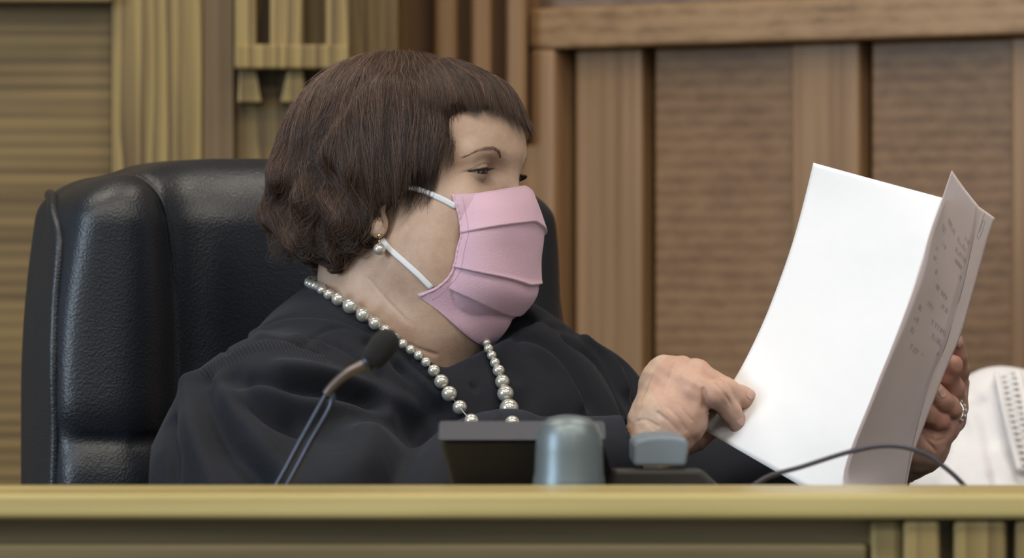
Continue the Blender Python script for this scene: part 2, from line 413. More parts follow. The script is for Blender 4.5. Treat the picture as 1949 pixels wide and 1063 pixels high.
def seat_sdf(P):
    q = ch_local(P); c = np.abs(q-np.array([0, .25, -.83], f32))-np.array([.25, .23, .035], f32)
    return (ln(np.maximum(c, 0))+np.minimum(c.max(-1), 0)-.035).astype(f32)
V, F = polygonize(seat_sdf, CO-np.array([.5, .65, 1.0]), CO+np.array([.6, .3, -.7]), .012)
link('seat', mesh_np('seat', V, F), LEA, chair)
DKP = plain('dark_plastic', (.02, .02, .022), .35)
for s in (1, -1):
    p = [chw(s*.30, -.05, -.62), chw(s*.31, .0, -.60), chw(s*.31, .22, -.60), chw(s*.305, .26, -.68), chw(s*.29, .24, -.84)]
    MB().tube(smooth_path(p, 30), .024, 12).build('armrest', LEA, chair, smooth=True)
c0 = chw(0, .22, 0); MB().lathe([(.03, -.0), (.03, .38)], (c0[0], c0[1], .06), 20).build('gas_column', DKP, chair, smooth=True)
for i in range(5):
    a = i*2*math.pi/5+.3; e = np.array([math.cos(a), math.sin(a), 0])
    MB().tube([(c0[0], c0[1], .12), tuple(np.array([c0[0], c0[1], .085])+e*.30)], [.03, .018], 10).build('base_leg', DKP, chair, smooth=True)
    b = np.array([c0[0], c0[1], .03])+e*.30; t_ = np.cross(e, (0, 0, 1))
    MB().tube([b-t_*.02, b+t_*.02], .03, 16).build('castor', DKP, chair, smooth=True)

# ------------------------------------------------------------------ the judge: head
class Head:
    def __init__(s, org, yaw, roll=0, pitch=0, scale=1.):
        f = np.array([math.cos(yaw), -math.sin(yaw), 0]); u = np.array([0, 0, 1.]); r = np.cross(f, u)
        f, u = f*math.cos(pitch)+u*math.sin(pitch), u*math.cos(pitch)-f*math.sin(pitch)
        r, u = r*math.cos(roll)+u*math.sin(roll), u*math.cos(roll)-r*math.sin(roll)
        s.o = np.asarray(org, float); s.M = np.stack([f, r, u]); s.M32 = s.M.astype(f32); s.k = .001*scale
    def loc(s, P): return ((P-s.o.astype(f32))@s.M32.T)/f32(s.k)
    def w(s, q): return s.o+(np.asarray(q, float)@s.M)*s.k
HD = Head(W(785, 400, 4.0), math.radians(25), math.radians(4))
EYE = np.array([72.5, 34, 31], f32)
def head_mm(q, detail=True):
    F_, R_, Z_ = q[:, 0], q[:, 1], q[:, 2]; aR = np.abs(R_); m = np.stack([F_, aR, Z_], -1)
    d = ell(q, (5, 0, 45), (92, 73, 82))
    d = smin(d, ell(q, (45, 0, 56), (50, 58, 42)), 18)
    d = smin(d, ell(q, (36, 0, -25), (58, 61, 74)), 20)
    d = smin(d, ell(m, (60, 36, -4), (29, 27, 27)), 16)          # cheekbones
    d = smin(d, ell(m, (34, 44, -48), (44, 30, 46)), 20)         # full cheeks
    d = smin(d, ell(q, (66, 0, -84), (28, 30, 24)), 14)          # chin
    d = smin(d, ell(q, (32, 4, -98), (47, 56, 35)), 22)          # double chin
    d = smin(d, cap(m, (86, 12, 43), (74, 44, 44), 10.5, 9), 9)  # brow ridge
    d = smin(d, cap(q, (86, 0, 34), (88, 0, 48), 10.5, 12), 8)
    d = smax(d, -ell(m, (99, 32, 29), (22, 19, 13.5)), 9)         # eye sockets
    if detail:
        d = smin(d, ln(m-EYE)-13.6, 5)
        a = (aR-EYE[1])/13.5
        zu = EYE[2]-.3+1.3*(1-a*a)-2.0*a; zl = EYE[2]-.9-2.5*(1-a*a)-2.0*a
        cut = np.maximum(np.maximum(Z_-zu, zl-Z_), np.maximum(np.abs(aR-EYE[1])-13.6, EYE[0]-F_))
        d = smax(d, -cut, .8)
        zc = EYE[2]+5.0-4.0*a*a-2*a                              # lid crease and pouch
        d = d+1.0*np.exp(-((Z_-zc)/.9)**2)*np.exp(-(a/1.15)**4)*(F_ > 62)
        zp = EYE[2]-10.5+5*a*a
        d = d+.8*np.exp(-((Z_-zp)/1.8)**2)*np.exp(-(a/1.0)**4)*(F_ > 62)
    nose = cap(q, (88, 0, 30), (100, 0, 0), 6.5, 8.5)
    nose = smin(nose, ell(q, (99, 0, -9), (11, 11, 9)), 5); nose = smin(nose, ell(m, (94, 13, -12), (11, 7.5, 8)), 5)
    d = smin(d, nose, 9)
    d = smin(d, ell(q, (84, 0, -43), (16, 26, 9)), 6); d = d+1.2*np.exp(-((Z_+43)/1.5)**2)*(np.abs(R_) < 24)*(F_ > 70)
    # ears
    e = ell(m, (-4, 77, 2), (17, 5, 30)); e = smin(e, ell(m, (5, 73.5, -19), (8.5, 4.5, 11)), 6)
    e = smax(e, -ell(m, (2, 84, 6), (9, 6, 16)), 3)
    d = smin(d, e, 4)
    return d
def neck_w(P):
    q = HD.loc(P)
    d = cap(q, (-22, 0, -20), (-14, 0, -175), 60, 70)
    d = smin(d, ell(q, (2, 0, -122), (58, 64, 36)), 30)
    return d
def head_w(P):
    q = HD.loc(P); d = smin(head_mm(q), neck_w(P), 16)
    for pts, a, w_ in NECKF: d = d+a*np.exp(-(polydist(q, pts)/w_)**2)
    return (d*f32(.001)).astype(f32)
NECKF = []
_c = lambda px, py: HD.loc(hit(px, py, head_w).astype(f32)[None])[0]
NECKF = [([_c(672, 575), _c(720, 612), _c(770, 655), _c(830, 676)], 1.1, 2.0), ([_c(700, 530), _c(735, 570), _c(775, 612)], .5, 1.6)]

# ---- torso and robe
SH = 'x'
def P_(px, py, dy, d=4.0): return W(px, py, d+dy)
def robe_base(P):
    a1 = P_(682, 664, .02); s1 = P_(510, 822, -.135); a2 = P_(880, 745, .05); s2 = P_(1078, 790, .13)
    d = cap(P, a1, s1, .060, .070)
    d = smin(d, cap(P, a2, s2, .055, .068), .05)
    d = smin(d, cap(P, P_(752, 742, .03), P_(770, 820, .03), .084, .115), .05)
    yaw = math.radians(40); M = np.array([[-math.cos(yaw), -math.sin(yaw), 0], [math.sin(yaw), -math.cos(yaw), 0], [0, 0, 1]])
    d = smin(d, ell(P, P_(800, 965, .03), (.20, .150, .205), M), .05)
    d = smin(d, ell(P, P_(905, 910, -.01), (.15, .10, .118), M), .05)
    d = smin(d, ell(P, P_(790, 1400, .05), (.21, .17, .25), M), .08)
    # thighs under the desk
    for s in (-1, 1):
        hip = P_(760, 1500, .05)+np.array([.10*s, .09*s, 0]); kn = hip+np.array([.30, -.16, -.02]); ft = kn+np.array([.05, -.02, -.34])
        d = smin(d, chain(P, [(hip, .10), (kn, .085), (ft, .075)], .03), .04)
    # near sleeve, wide
    n = chain(P, [(P_(510, 835, -.135), .073), (P_(480, 960, -.17), .084), (P_(560, 1060, -.20), .085), (P_(760, 1000, -.20), .068), (P_(960, 912, -.175), .045), (P_(1178, 868, -.14), .034)], .05)
    d = smin(d, n, .03)
    # far sleeve
    n = chain(P, [(P_(1085, 800, .13), .066), (P_(1150, 960, .10), .07), (P_(1330, 985, .07), .062), (P_(1480, 950, .030), .053), (P_(1640, 908, -.01), .042)], .05)
    d = smin(d, n, .02)
    # neck opening
    nk = neck_w(P)*f32(.001)
    cutp = (P-P_(735, 622, -.03).astype(f32))@np.array([.512, -.05, .857], f32)    # above this plane no cloth
    hn = head_w(P); keep0 = (P-P_(868, 694, -.03).astype(f32))@np.array([.47, .0, -.88], f32)
    d = smax(d, -smax(smax(np.minimum(nk-.0035, hn-.004), -cutp, .004), keep0, .004), .004)
    d = smax(d, -(hn-.002), .003); d = smax(d, -ell(HD.loc(P), (45, 5, -97), (45, 62, 37))*f32(.001), .006)
    keepf = (P-P_(868, 694, -.03).astype(f32))@np.array([.47, .0, -.88], f32)
    d = smax(d, -smax(smax(smax(hn-.06, -cutp-.001, .004), P[:, 1]-4.03, .01), keepf, .006), .006)
    d = smax(d, -(cap(P, P_(1186, 858, -.14), P_(1300, 832, -.14), .0245, .034)), .004)
    return d
def r_(pts, hint=None): return [hit(x, y, robe_base) for x, y in pts]
FOLDS = []
def add_fold(pts, amp, w_, seamy=False):
    FOLDS.append((smooth_path(r_(pts), 14).astype(f32), amp*.9, w_))
# (+ raises, - sinks), metres
add_fold([(372, 705), (430, 672), (490, 652), (560, 655), (606, 668)], -.0032, .0022)      # yoke seam
add_fold([(378, 698), (430, 662), (490, 640), (560, 642), (610, 655)], .0030, .006)
add_fold([(500, 622), (560, 600), (640, 608), (700, 630)], -.0025, .004)
add_fold([(500, 630), (560, 610), (640, 618), (690, 640)], .0025, .006)
add_fold([(576, 660), (610, 630), (660, 628), (705, 650)], -.0022, .002)
add_fold([(590, 640), (640, 655), (690, 690), (720, 720)], -.002, .003)
add_fold([(385, 725), (400, 780), (440, 850), (500, 912)], -.010, .012)
add_fold([(365, 730), (368, 790), (385, 860), (410, 930)], .009, .012)
add_fold([(410, 725), (440, 780), (500, 850), (560, 930)], .007, .012)
add_fold([(440, 715), (480, 765), (520, 790), (560, 800)], -.009, .010)
add_fold([(480, 720), (560, 735), (640, 745), (700, 760)], -.011, .009)
add_fold([(470, 742), (560, 765), (650, 780), (740, 800)], .008, .013)
add_fold([(540, 705), (620, 715), (700, 745), (790, 778)], .008, .011)
add_fold([(560, 790), (620, 800), (700, 790)], -.004, .02)
add_fold([(760, 700), (790, 740), (840, 780)], -.006, .008)
add_fold([(720, 690), (770, 720), (825, 750)], .004, .009)
add_fold([(700, 655), (750, 690), (800, 735), (860, 790)], -.003, .004)
add_fold([(755, 650), (790, 690), (830, 735), (868, 790)], -.0025, .0025)    # front placket edge
add_fold([(800, 800), (770, 850), (750, 912)], -.016, .018)
add_fold([(330, 800), (335, 860), (332, 915)], -.005, .006)
add_fold([(620, 830), (560, 870), (520, 915)], -.006, .025)
add_fold([(700, 820), (690, 870), (640, 915)], .006, .02)
add_fold([(860, 690), (900, 740), (950, 800)], -.0035, .0025)                # zip line
add_fold([(990, 640), (1040, 655), (1080, 690), (1120, 760)], -.005, .009)
add_fold([(1010, 660), (1060, 700), (1100, 770)], .005, .009)
add_fold([(1080, 650), (1130, 680), (1165, 730), (1190, 790)], -.006, .008)
add_fold([(1110, 650), (1150, 680), (1190, 740)], .005, .008)
add_fold([(1150, 668), (1190, 700), (1210, 760)], -.004, .006)
add_fold([(970, 700), (1010, 750), (1040, 810)], -.004, .012)
add_fold([(960, 625), (1000, 612), (1050, 622), (1100, 640)], -.003, .004)
PLEAT = smooth_path(r_([(385, 712), (430, 684), (490, 664), (560, 664), (620, 680)]), 20).astype(f32)
FPLEAT = smooth_path(r_([(1085, 655), (1125, 690), (1160, 720)]), 12).astype(f32)
V, F = polygonize(robe_base, P_(240, 1960, -.42), P_(1700, 520, .42)+np.array([0.1, 0, .02]), .0032)
Nn = grad(robe_base, V, .002); dsp = np.zeros(len(V), f32)
for pts, a, w_ in FOLDS:
    m = (V > pts.min(0)-3*w_).all(1) & (V < pts.max(0)+3*w_).all(1)
    dsp[m] += 1.35*a*np.exp(-(polydist(V[m], pts)/w_)**2)
dsp += .0022*vnoise(V*np.array([1, 1, .5], f32), 9, 5)
V = V+Nn*dsp[:, None]
me = mesh_np('robe', V, F)
pd, pt = polyparam(V, PLEAT); fd, ft_ = polyparam(V, FPLEAT)
attr(me, 'pleat', np.exp(-(np.maximum(pd-.002, 0)/.0052)**2)+np.exp(-(fd/.006)**2)); attr(me, 'along', np.where(pd < fd, pt, ft_))
def robe_mat():
    m, t, b = nodes('robe_cloth')
    b.inputs['Base Color'].default_value = (.0056, .0072, .0122, 1); b.inputs['Roughness'].default_value = .78
    b.inputs['Specular IOR Level'].default_value = .25
    b.inputs['Sheen Weight'].default_value = .09; b.inputs['Sheen Roughness'].default_value = .45; b.inputs['Sheen Tint'].default_value = (.55, .62, .8, 1)
    a = t.nodes.new('ShaderNodeAttribute'); a.attribute_name = 'along'; p = t.nodes.new('ShaderNodeAttribute'); p.attribute_name = 'pleat'
    M = lambda op, x, y: (lambda n: (setattr(n, 'operation', op), [t.links.new(v, n.inputs[i]) if hasattr(v, 'is_linked') else setattr(n.inputs[i], 'default_value', v) for i, v in enumerate((x, y))], n.outputs[0])[-1])(t.nodes.new('ShaderNodeMath'))
    s = M('SINE', M('MULTIPLY', a.outputs['Fac'], 2*math.pi/.0034), 0.); h = M('MULTIPLY', M('MULTIPLY', s, p.outputs['Fac']), .0018)
    n = t.nodes.new('ShaderNodeTexNoise'); n.inputs['Scale'].default_value = 900; n.inputs['Detail'].default_value = 2; t.links.new(mapping(t, (1, 1, 1)), n.inputs['Vector'])
    n3 = t.nodes.new('ShaderNodeTexNoise'); n3.inputs['Scale'].default_value = 16; n3.inputs['Detail'].default_value = 3; n3.inputs['Distortion'].default_value = .6; t.links.new(mapping(t, (1, 1, .6)), n3.inputs['Vector'])
    hh = M('ADD', M('ADD', h, M('MULTIPLY', n.outputs['Fac'], .0003)), M('MULTIPLY', n3.outputs['Fac'], .004))
    u = t.nodes.new('ShaderNodeBump'); u.inputs['Distance'].default_value = 1; u.inputs['Strength'].default_value = .8
    t.links.new(hh, u.inputs['Height']); t.links.new(u.outputs[0], b.inputs['Normal'])
    return m
judge = empty('person', P_(790, 1400, .05), label='woman with short brown hair in a black judicial robe reading a document', cat='person')
ROBE = robe_mat()
robe = link('robe', me, ROBE, judge)
def robe_w(P): return robe_base(P)

# ---- hands
def hand_near(P):
    D = 3.865
    p = lambda x, y, dy: W(x, y, D+dy)
    A = [(p(1225, 866, .0), .024), (p(1262, 800, .0), .0235), (p(1300, 745, .004), .018)]
    d = chain(P, A, .012)
    d = smin(d, chain(P, [(p(1258, 850, -.008), .021), (p(1300, 800, -.010), .0185), (p(1326, 742, -.010), .0125)], .01), .012)   # little side
    d = smin(d, chain(P, [(p(1262, 800, .012), .021), (p(1290, 725, .014), .0155), (p(1326, 710, .006), .0105)], .01), .012)
    d = smin(d, chain(P, [(p(1245, 800, .02), .021), (p(1258, 725, .028), .0155), (p(1264, 706, .030), .0105)], .01), .012)       # index knuckle
    d = smin(d, cap(P, p(1296, 705, .018), p(1264, 706, .030), .0100, .0105), .008)
    th = chain(P, [(p(1270, 850, .022), .017), (p(1318, 828, .036), .0135), (p(1362, 806, .052), .0105), (p(1395, 790, .060), .009)], .006)
    d = smin(d, th, .010)
    fs = []
    fs.append([(p(1322, 742, -.010), .0125), (p(1364, 750, -.018), .0108), (p(1388, 780, -.006), .0090), (p(1408, 812, .006), .0080)])
    fs.append([(p(1328, 712, .004), .0110), (p(1384, 746, -.002), .0102), (p(1412, 757, .006), .0092), (p(1436, 765, .014), .0080)])
    fs.append([(p(1300, 708, .018), .0110), (p(1366, 742, .010), .0095), (p(1394, 770, .018), .0082), (p(1412, 786, .022), .0075)])
    fs.append([(p(1268, 710, .030), .0105), (p(1330, 735, .034), .0095), (p(1366, 775, .032), .0085), (p(1385, 796, .032), .0075)])
    dd = None
    for c in fs:
        g = chain(P, c, .0035); g = smin(g, ln(P-c[1][0].astype(f32))-c[1][1]*1.05, .003)
        dd = g if dd is None else smin(dd, g, .0018)
    d = smin(d, dd, .006)
    for pts, a, w_ in HFOLD1: d = d+1.4*a*np.exp(-(polydist(P, pts)/w_)**2)
    return (d+.0004*vnoise(P, 60, 2)).astype(f32)
HFOLD1 = []
def hf(fn, pts): return smooth_path([hit(x, y, fn, 3.6, 4.2) for x, y in pts], 10).astype(f32)
HFOLD1 = [(hf(hand_near, q), a, w_) for q, a, w_ in [
    ([(1212, 802), (1228, 800), (1252, 812)], .0013, .0012), ([(1232, 805), (1250, 822), (1262, 834)], .0008, .0011),
    ([(1252, 786), (1276, 806), (1292, 824)], .0012, .0013), ([(1270, 775), (1292, 798), (1306, 820)], .0011, .0012),
    ([(1290, 768), (1304, 786), (1316, 800)], .0008, .0011), ([(1339, 742), (1341, 758), (1338, 776)], .0026, .0016),
    ([(1376, 752), (1383, 757)], .0008, .0010), ([(1360, 730), (1376, 748), (1392, 770)], .0012, .0012),
    ([(1300, 716), (1322, 730), (1340, 742)], -.0008, .003), ([(1255, 700), (1240, 730), (1225, 770)], -.0006, .003),
    ([(1280, 705), (1270, 740), (1255, 780)], -.0007, .0028), ([(1310, 745), (1330, 760), (1330, 785)], -.001, .004)]]
DL = 3.93
def hand_far(P):
    p = lambda x, y, dy: W(x, y, DL+dy)
    d = chain(P, [(p(1700, 882, .04), .023), (p(1752, 848, .02), .021), (p(1790, 800, .022), .016)], .015)
    d = smin(d, chain(P, [(p(1768, 838, .010), .014), (p(1790, 812, .012), .0125)], .01), .008)
    d = smin(d, cap(P, p(1810, 792, .028), p(1816, 730, .050), .013, .013), .012)
    fs = [[(p(1812, 760, .050), .011), (p(1824, 705, .034), .0092), (p(1821, 680, .020), .0085), (p(1819, 652, .010), .0075)],
          [(p(1818, 775, .036), .011), (p(1812, 738, .016), .0098), (p(1802, 716, .006), .0096), (p(1813, 697, .000), .0092)],
          [(p(1815, 795, .030), .010), (p(1806, 776, .004), .0098), (p(1791, 763, -.006), .0094), (p(1780, 750, -.008), .0092)],
          [(p(1800, 815, .018), .011), (p(1785, 800, .000), .0098), (p(1770, 790, -.006), .0088), (p(1763, 778, -.008), .0080)]]
    dd = None
    for c in fs:
        g = chain(P, c, .0035); dd = g if dd is None else smin(dd, g, .0010)
    d = smin(d, dd, .004)
    d = smin(d, chain(P, [(p(1740, 845, .02), .015), (p(1715, 800, -.002), .012), (p(1690, 765, -.012), .0095)], .006), .01)
    for pts, a, w_ in HFOLD2: d = d+a*np.exp(-(polydist(P, pts)/w_)**2)
    return (d+.0004*vnoise(P, 60, 4)).astype(f32)
HFOLD2 = []
HFOLD2 = [(hf(hand_far, q), a, w_) for q, a, w_ in [
    ([(1748, 810), (1760, 835), (1780, 858)], .0018, .0012), ([(1765, 812), (1780, 822), (1796, 820)], .0012, .0013),
    ([(1764, 832), (1782, 840), (1798, 836)], .0009, .0012)]]

SK = .001
def skin_mat():
    m, t, b = nodes('skin')
    n = t.nodes.new('ShaderNodeTexNoise'); n.inputs['Scale'].default_value = 30; n.inputs['Detail'].default_value = 6; n.inputs['Roughness'].default_value = .7
    mp = mapping(t, (1, 1, 1)); t.links.new(mp, n.inputs['Vector'])
    c = ramp(t, n.outputs['Fac'], [(.32, (.375, .250, .185)), (.5, (.44, .308, .232)), (.7, (.50, .365, .285))])
    n2 = t.nodes.new('ShaderNodeTexNoise'); n2.inputs['Scale'].default_value = 700; n2.inputs['Detail'].default_value = 3; t.links.new(mp, n2.inputs['Vector'])
    a = t.nodes.new('ShaderNodeAttribute'); a.attribute_name = 'pink'
    mx = t.nodes.new('ShaderNodeMix'); mx.data_type = 'RGBA'; t.links.new(a.outputs['Fac'], mx.inputs[0]); t.links.new(c, mx.inputs[6]); mx.inputs[7].default_value = (.42, .19, .15, 1)
    a2 = t.nodes.new('ShaderNodeAttribute'); a2.attribute_name = 'liner'
    m2 = t.nodes.new('ShaderNodeMix'); m2.data_type = 'RGBA'; t.links.new(a2.outputs['Fac'], m2.inputs[0]); t.links.new(mx.outputs[2], m2.inputs[6]); m2.inputs[7].default_value = (.07, .035, .03, 1)
    t.links.new(m2.outputs[2], b.inputs['Base Color'])
    b.inputs['Roughness'].default_value = .50; b.inputs['Specular IOR Level'].default_value = .38
    b.inputs['Subsurface Weight'].default_value = .25; b.inputs['Subsurface Radius'].default_value = (1, .35, .2); b.inputs['Subsurface Scale'].default_value = .004
    u = t.nodes.new('ShaderNodeBump'); u.inputs['Distance'].default_value = .00035; u.inputs['Strength'].default_value = .7
    t.links.new(n2.outputs['Fac'], u.inputs['Height']); t.links.new(u.outputs[0], b.inputs['Normal'])
    return m
SKIN = skin_mat()
V1, F1 = polygonize(head_w, HD.w((0, 0, -40))-.19, HD.w((0, 0, -40))+np.array([.19, .19, .20]), .0013)
V2, F2 = polygonize(hand_near, W(1180, 900, 3.80), W(1460, 670, 3.98), .0012)
V3, F3 = polygonize(hand_far, W(1640, 930, 3.86), W(1850, 630, 4.05), .0012)
def inner_body(P):                               # trunk, arms and legs under the cloth
    return robe_base(P)+.022
def limbs(P):
    d = chain(P, [(P_(700, 820, .04), .06), (P_(500, 835, -.13), .045), (P_(620, 1030, -.19), .038), (W(1225, 866, 3.865), .023)], .02)
    d = smin(d, chain(P, [(P_(800, 850, .06), .06), (P_(1070, 850, .13), .045), (P_(1330, 990, .07), .038), (W(1700, 882, 3.97), .022)], .02), .03)
    d = smin(d, ell(P, P_(800, 1190, .04), (.16, .13, .20)), .04); d = smin(d, ell(P, P_(790, 1380, .05), (.17, .15, .2)), .05)
    for s in (-1, 1):
        hip = P_(760, 1500, .05)+np.array([.10*s, .09*s, 0]); kn = hip+np.array([.30, -.16, -.02]); ft = kn+np.array([.05, -.02, -.42])
        d = smin(d, chain(P, [(hip, .075), (kn, .055), (ft, .038), (ft+np.array([.12, -.06, -.04]), .03)], .02), .03)
    return d.astype(f32)
V4, F4 = polygonize(limbs, P_(250, 2400, -.5), P_(1760, 650, .35), .008)
VV, FF, n = [], [], 0
for v, f in ((V1, F1), (V2, F2), (V3, F3), (V4, F4)): VV.append(v); FF.append(f+n); n += len(v)
VV = np.concatenate(VV); me = mesh_np('body', VV, np.concatenate(FF))
pk = np.zeros(len(VV))
for c, r0 in [(W(1405, 806, 3.87), .016), (W(1436, 765, 3.88), .022), (W(1385, 775, 3.86), .012), (W(1795, 700, 3.93), .05), (W(1775, 790, 3.93), .04)]:
    pk = np.maximum(pk, np.clip(1.3-ln(VV-c.astype(f32))/r0, 0, 1)*.75)
pk = np.maximum(pk, .30*(ln(VV-W(1370, 770, 3.87).astype(f32)) < .06))
q = HD.loc(VV); aR = np.abs(q[:, 1]); a_ = (aR-EYE[1])/13.5
upper = EYE[2]-.3+1.3*(1-a_*a_)-2.0*a_
lin = np.exp(-((q[:, 2]-upper-.3)/1.1)**2)*np.exp(-(a_/1.15)**6)*(q[:, 0] > 55)*1.1
lin += .55*np.exp(-((q[:, 2]-(EYE[2]-.9-2.5*(1-a_*a_)-2.0*a_))/.7)**2)*np.exp(-(a_/1.0)**6)*(q[:, 0] > 60)
lin += .34*np.exp(-((ln(q-np.array([75, 0, 0], f32)*[1, 0, 0]-np.stack([0*aR, np.sign(q[:, 1])*33, 0*aR+24], -1)))/10)**2)
attr(me, 'pink', pk); attr(me, 'liner', np.clip(lin, 0, 1))
body = link('body', me, SKIN, judge)
NAIL = plain('nail', (.45, .28, .24), .3, spec=.6)
def nail(c, axis, nrm, L, Wd, fn, name='fingernail'):
    axis = np.asarray(axis, float); axis /= np.linalg.norm(axis); nrm = np.asarray(nrm, float); nrm -= axis*np.dot(nrm, axis); nrm /= np.linalg.norm(nrm)
    sd = np.cross(axis, nrm); V = []; F = []; n = 14
    for i in range(n+1):
        for j in range(n+1):
            u = i/n*2-1; v = j/n*2-1; x = u*math.sqrt(1-v*v*.5*(1 if u > 0 else .6)); y = v*math.sqrt(1-u*u*.42)
            V.append(c+axis*x*L+sd*y*Wd)
    V = np.array(V, f32)
    for _ in range(6): V = V-grad(fn, V, .0004)*(fn(V)-.00022)[:, None]*.8
    F = [(i*(n+1)+j, (i+1)*(n+1)+j, (i+1)*(n+1)+j+1, i*(n+1)+j+1) for i in range(n) for j in range(n)]
    o = link(name, mesh_np(name, V, F), NAIL, judge); m = o.modifiers.new('s', 'SOLIDIFY'); m.thickness = .0005; m.offset = 0; return o
nail(hit(1432, 754, hand_near, 3.6, 4.2), W(1452, 762, 3.88)-W(1424, 750, 3.88), (-.1, -.55, .75), .0055, .0050, hand_near)
nail(hit(1410, 806, hand_near, 3.6, 4.2), W(1420, 818, 3.88)-W(1402, 796, 3.88), (.55, -.5, .5), .0050, .0042, hand_near)
nail(hit(1793, 748, hand_far, 3.6, 4.2), W(1787, 738, 3.9)-W(1795, 760, 3.9), (.75, -.55, .2), .0046, .0036, hand_far)
nail(hit(1827, 656, hand_far, 3.6, 4.2), (0, 0, 1), (.9, -.35, .1), .0048, .0036, hand_far)
# eyes
EW = plain('eyeball', (.50, .43, .39), .12, spec=.6); IR = plain('iris', (.018, .013, .011), .1, spec=.8)
for s in (1, -1):
    c = HD.w((EYE[0], EYE[1]*s, EYE[2])); V, F = [], []
    e = MB(); g = np.array([.93, .22*s, -.22]); g /= np.linalg.norm(g); gw = g@HD.M
    rot = Vector(gw).to_track_quat('Z', 'Y').to_matrix()
    prof = [(.0122*math.sin(a), -.0122*math.cos(a)) for a in np.linspace(.01, math.pi-.45, 24)]
    e.lathe(prof, c, 32, rot).build('eyeball', EW, judge, smooth=True)
    prof = [(.0123*math.sin(a), -.0123*math.cos(a)) for a in np.linspace(math.pi-.50, math.pi-.01, 8)]
    MB().lathe(prof, c, 24, rot).build('iris', IR, judge, smooth=True)

# ------------------------------------------------------------------ hair
_hl = lambda px, py, R_: np.array([((px-785)*.4545+.4226*R_)/.906, R_, (400-py)*.4545], f32)
GROOVE = None; GROOVE2 = None
def hair_mm(q, cut=True):
    F_, R_, Z_ = q[:, 0], q[:, 1], q[:, 2]; aR = np.abs(R_); m = np.stack([F_, aR, Z_], -1)
    d = ell(q, (-19, 0, 39), (106, 90, 99))
    d = smin(d, ell(q, (41, 0, 90), (44, 56, 28)), 22)
    d = smin(d, ell(q, (-66, 0, 4), (66, 84, 60)), 18)
    d = smin(d, ell(m, (6, 68, 44), (58, 24, 66)), 14)
    d = smin(d, ell(m, (-40, 66, -16), (44, 24, 34)), 14)
    if GROOVE is not None:
        for g, a, w_ in ((GROOVE, 17, 8.5), (GROOVE2, 7, 6)): d = d+a*np.exp(-(polydist(q, g)/w_)**2)
    lowb = np.clip((62-Z_)/45, 0, 1)*np.clip((8-F_)/35, 0, 1)
    d = d+lowb*(4.6*np.sin((Z_*1.0+.55*F_)/8.5+.02*aR)+3.2*np.sin((F_*1.1-.35*Z_)/8.0+1.2))
    d = d+.9*np.sin(np.arctan2(R_, F_+15)*26+Z_*.03)*np.clip((125-Z_)/60, 0, 1)
    if cut:
        fc = np.interp(Z_, [-70, -30, -14, 0, 16, 32, 50, 70, 76], [-26, -14, 5, 15, 28, 50, 61, 66, 70])+3.5*np.sin(Z_/6.)*(Z_ < 30)
        front = np.maximum(F_-fc, Z_-(74+3*np.sin(R_/7.)))
        low = -(Z_+52+.35*(F_+40)*0-np.clip(F_+45, 0, 90)*.42)          # nape rises towards the ear
        d = smax(d, -smax(-(F_-fc), Z_-(73+2.5*np.sin(R_/6.)), 4)*1.0*(-1)*(-1), 4) if False else smax(d, np.minimum(F_-fc, (84+2.5*np.sin(R_/6.))-Z_), 4)
        d = smax(d, low, 6)
    return d
def hair_w(P): return (hair_mm(HD.loc(P))*f32(.001)).astype(f32)
def _on_hair(pts): return [HD.loc(hit(x, y, hair_w).astype(f32)[None])[0] for x, y in pts]
_g1 = _on_hair([(690, 150), (655, 185), (618, 235), (585, 285), (560, 340), (545, 385)]); _g2 = _on_hair([(600, 330), (590, 380), (606, 420), (600, 460), (620, 500)])
GROOVE, GROOVE2 = _g1, _g2
V, F = polygonize(hair_w, HD.w((0, 0, 20))-.19, HD.w((0, 0, 20))+.19, .0022)
q = HD.loc(V); keep = (head_w(V) > -.004); 
def hair_mat():
    m, t, b = nodes('brown_hair')
    a = t.nodes.new('ShaderNodeAttribute'); a.attribute_name = 'tone'
    t.links.new(ramp(t, a.outputs['Fac'], [(0, (.012, .008, .007)), (.4, (.048, .030, .022)), (.75, (.13, .076, .056)), (1, (.28, .175, .13))]), b.inputs['Base Color'])
    b.inputs['Roughness'].default_value = .42; b.inputs['Specular IOR Level'].default_value = .45
    return m
HAIR = hair_mat()
me = mesh_np('hair', V, F); attr(me, 'tone', np.full(len(V), .22)); HUND = hair_mat(); HUND.name = 'under_hair'; HUND.node_tree.nodes['Principled BSDF'].inputs['Roughness'].default_value = .85; HUND.node_tree.nodes['Principled BSDF'].inputs['Specular IOR Level'].default_value = .15
hair = link('hair', me, HUND, judge)

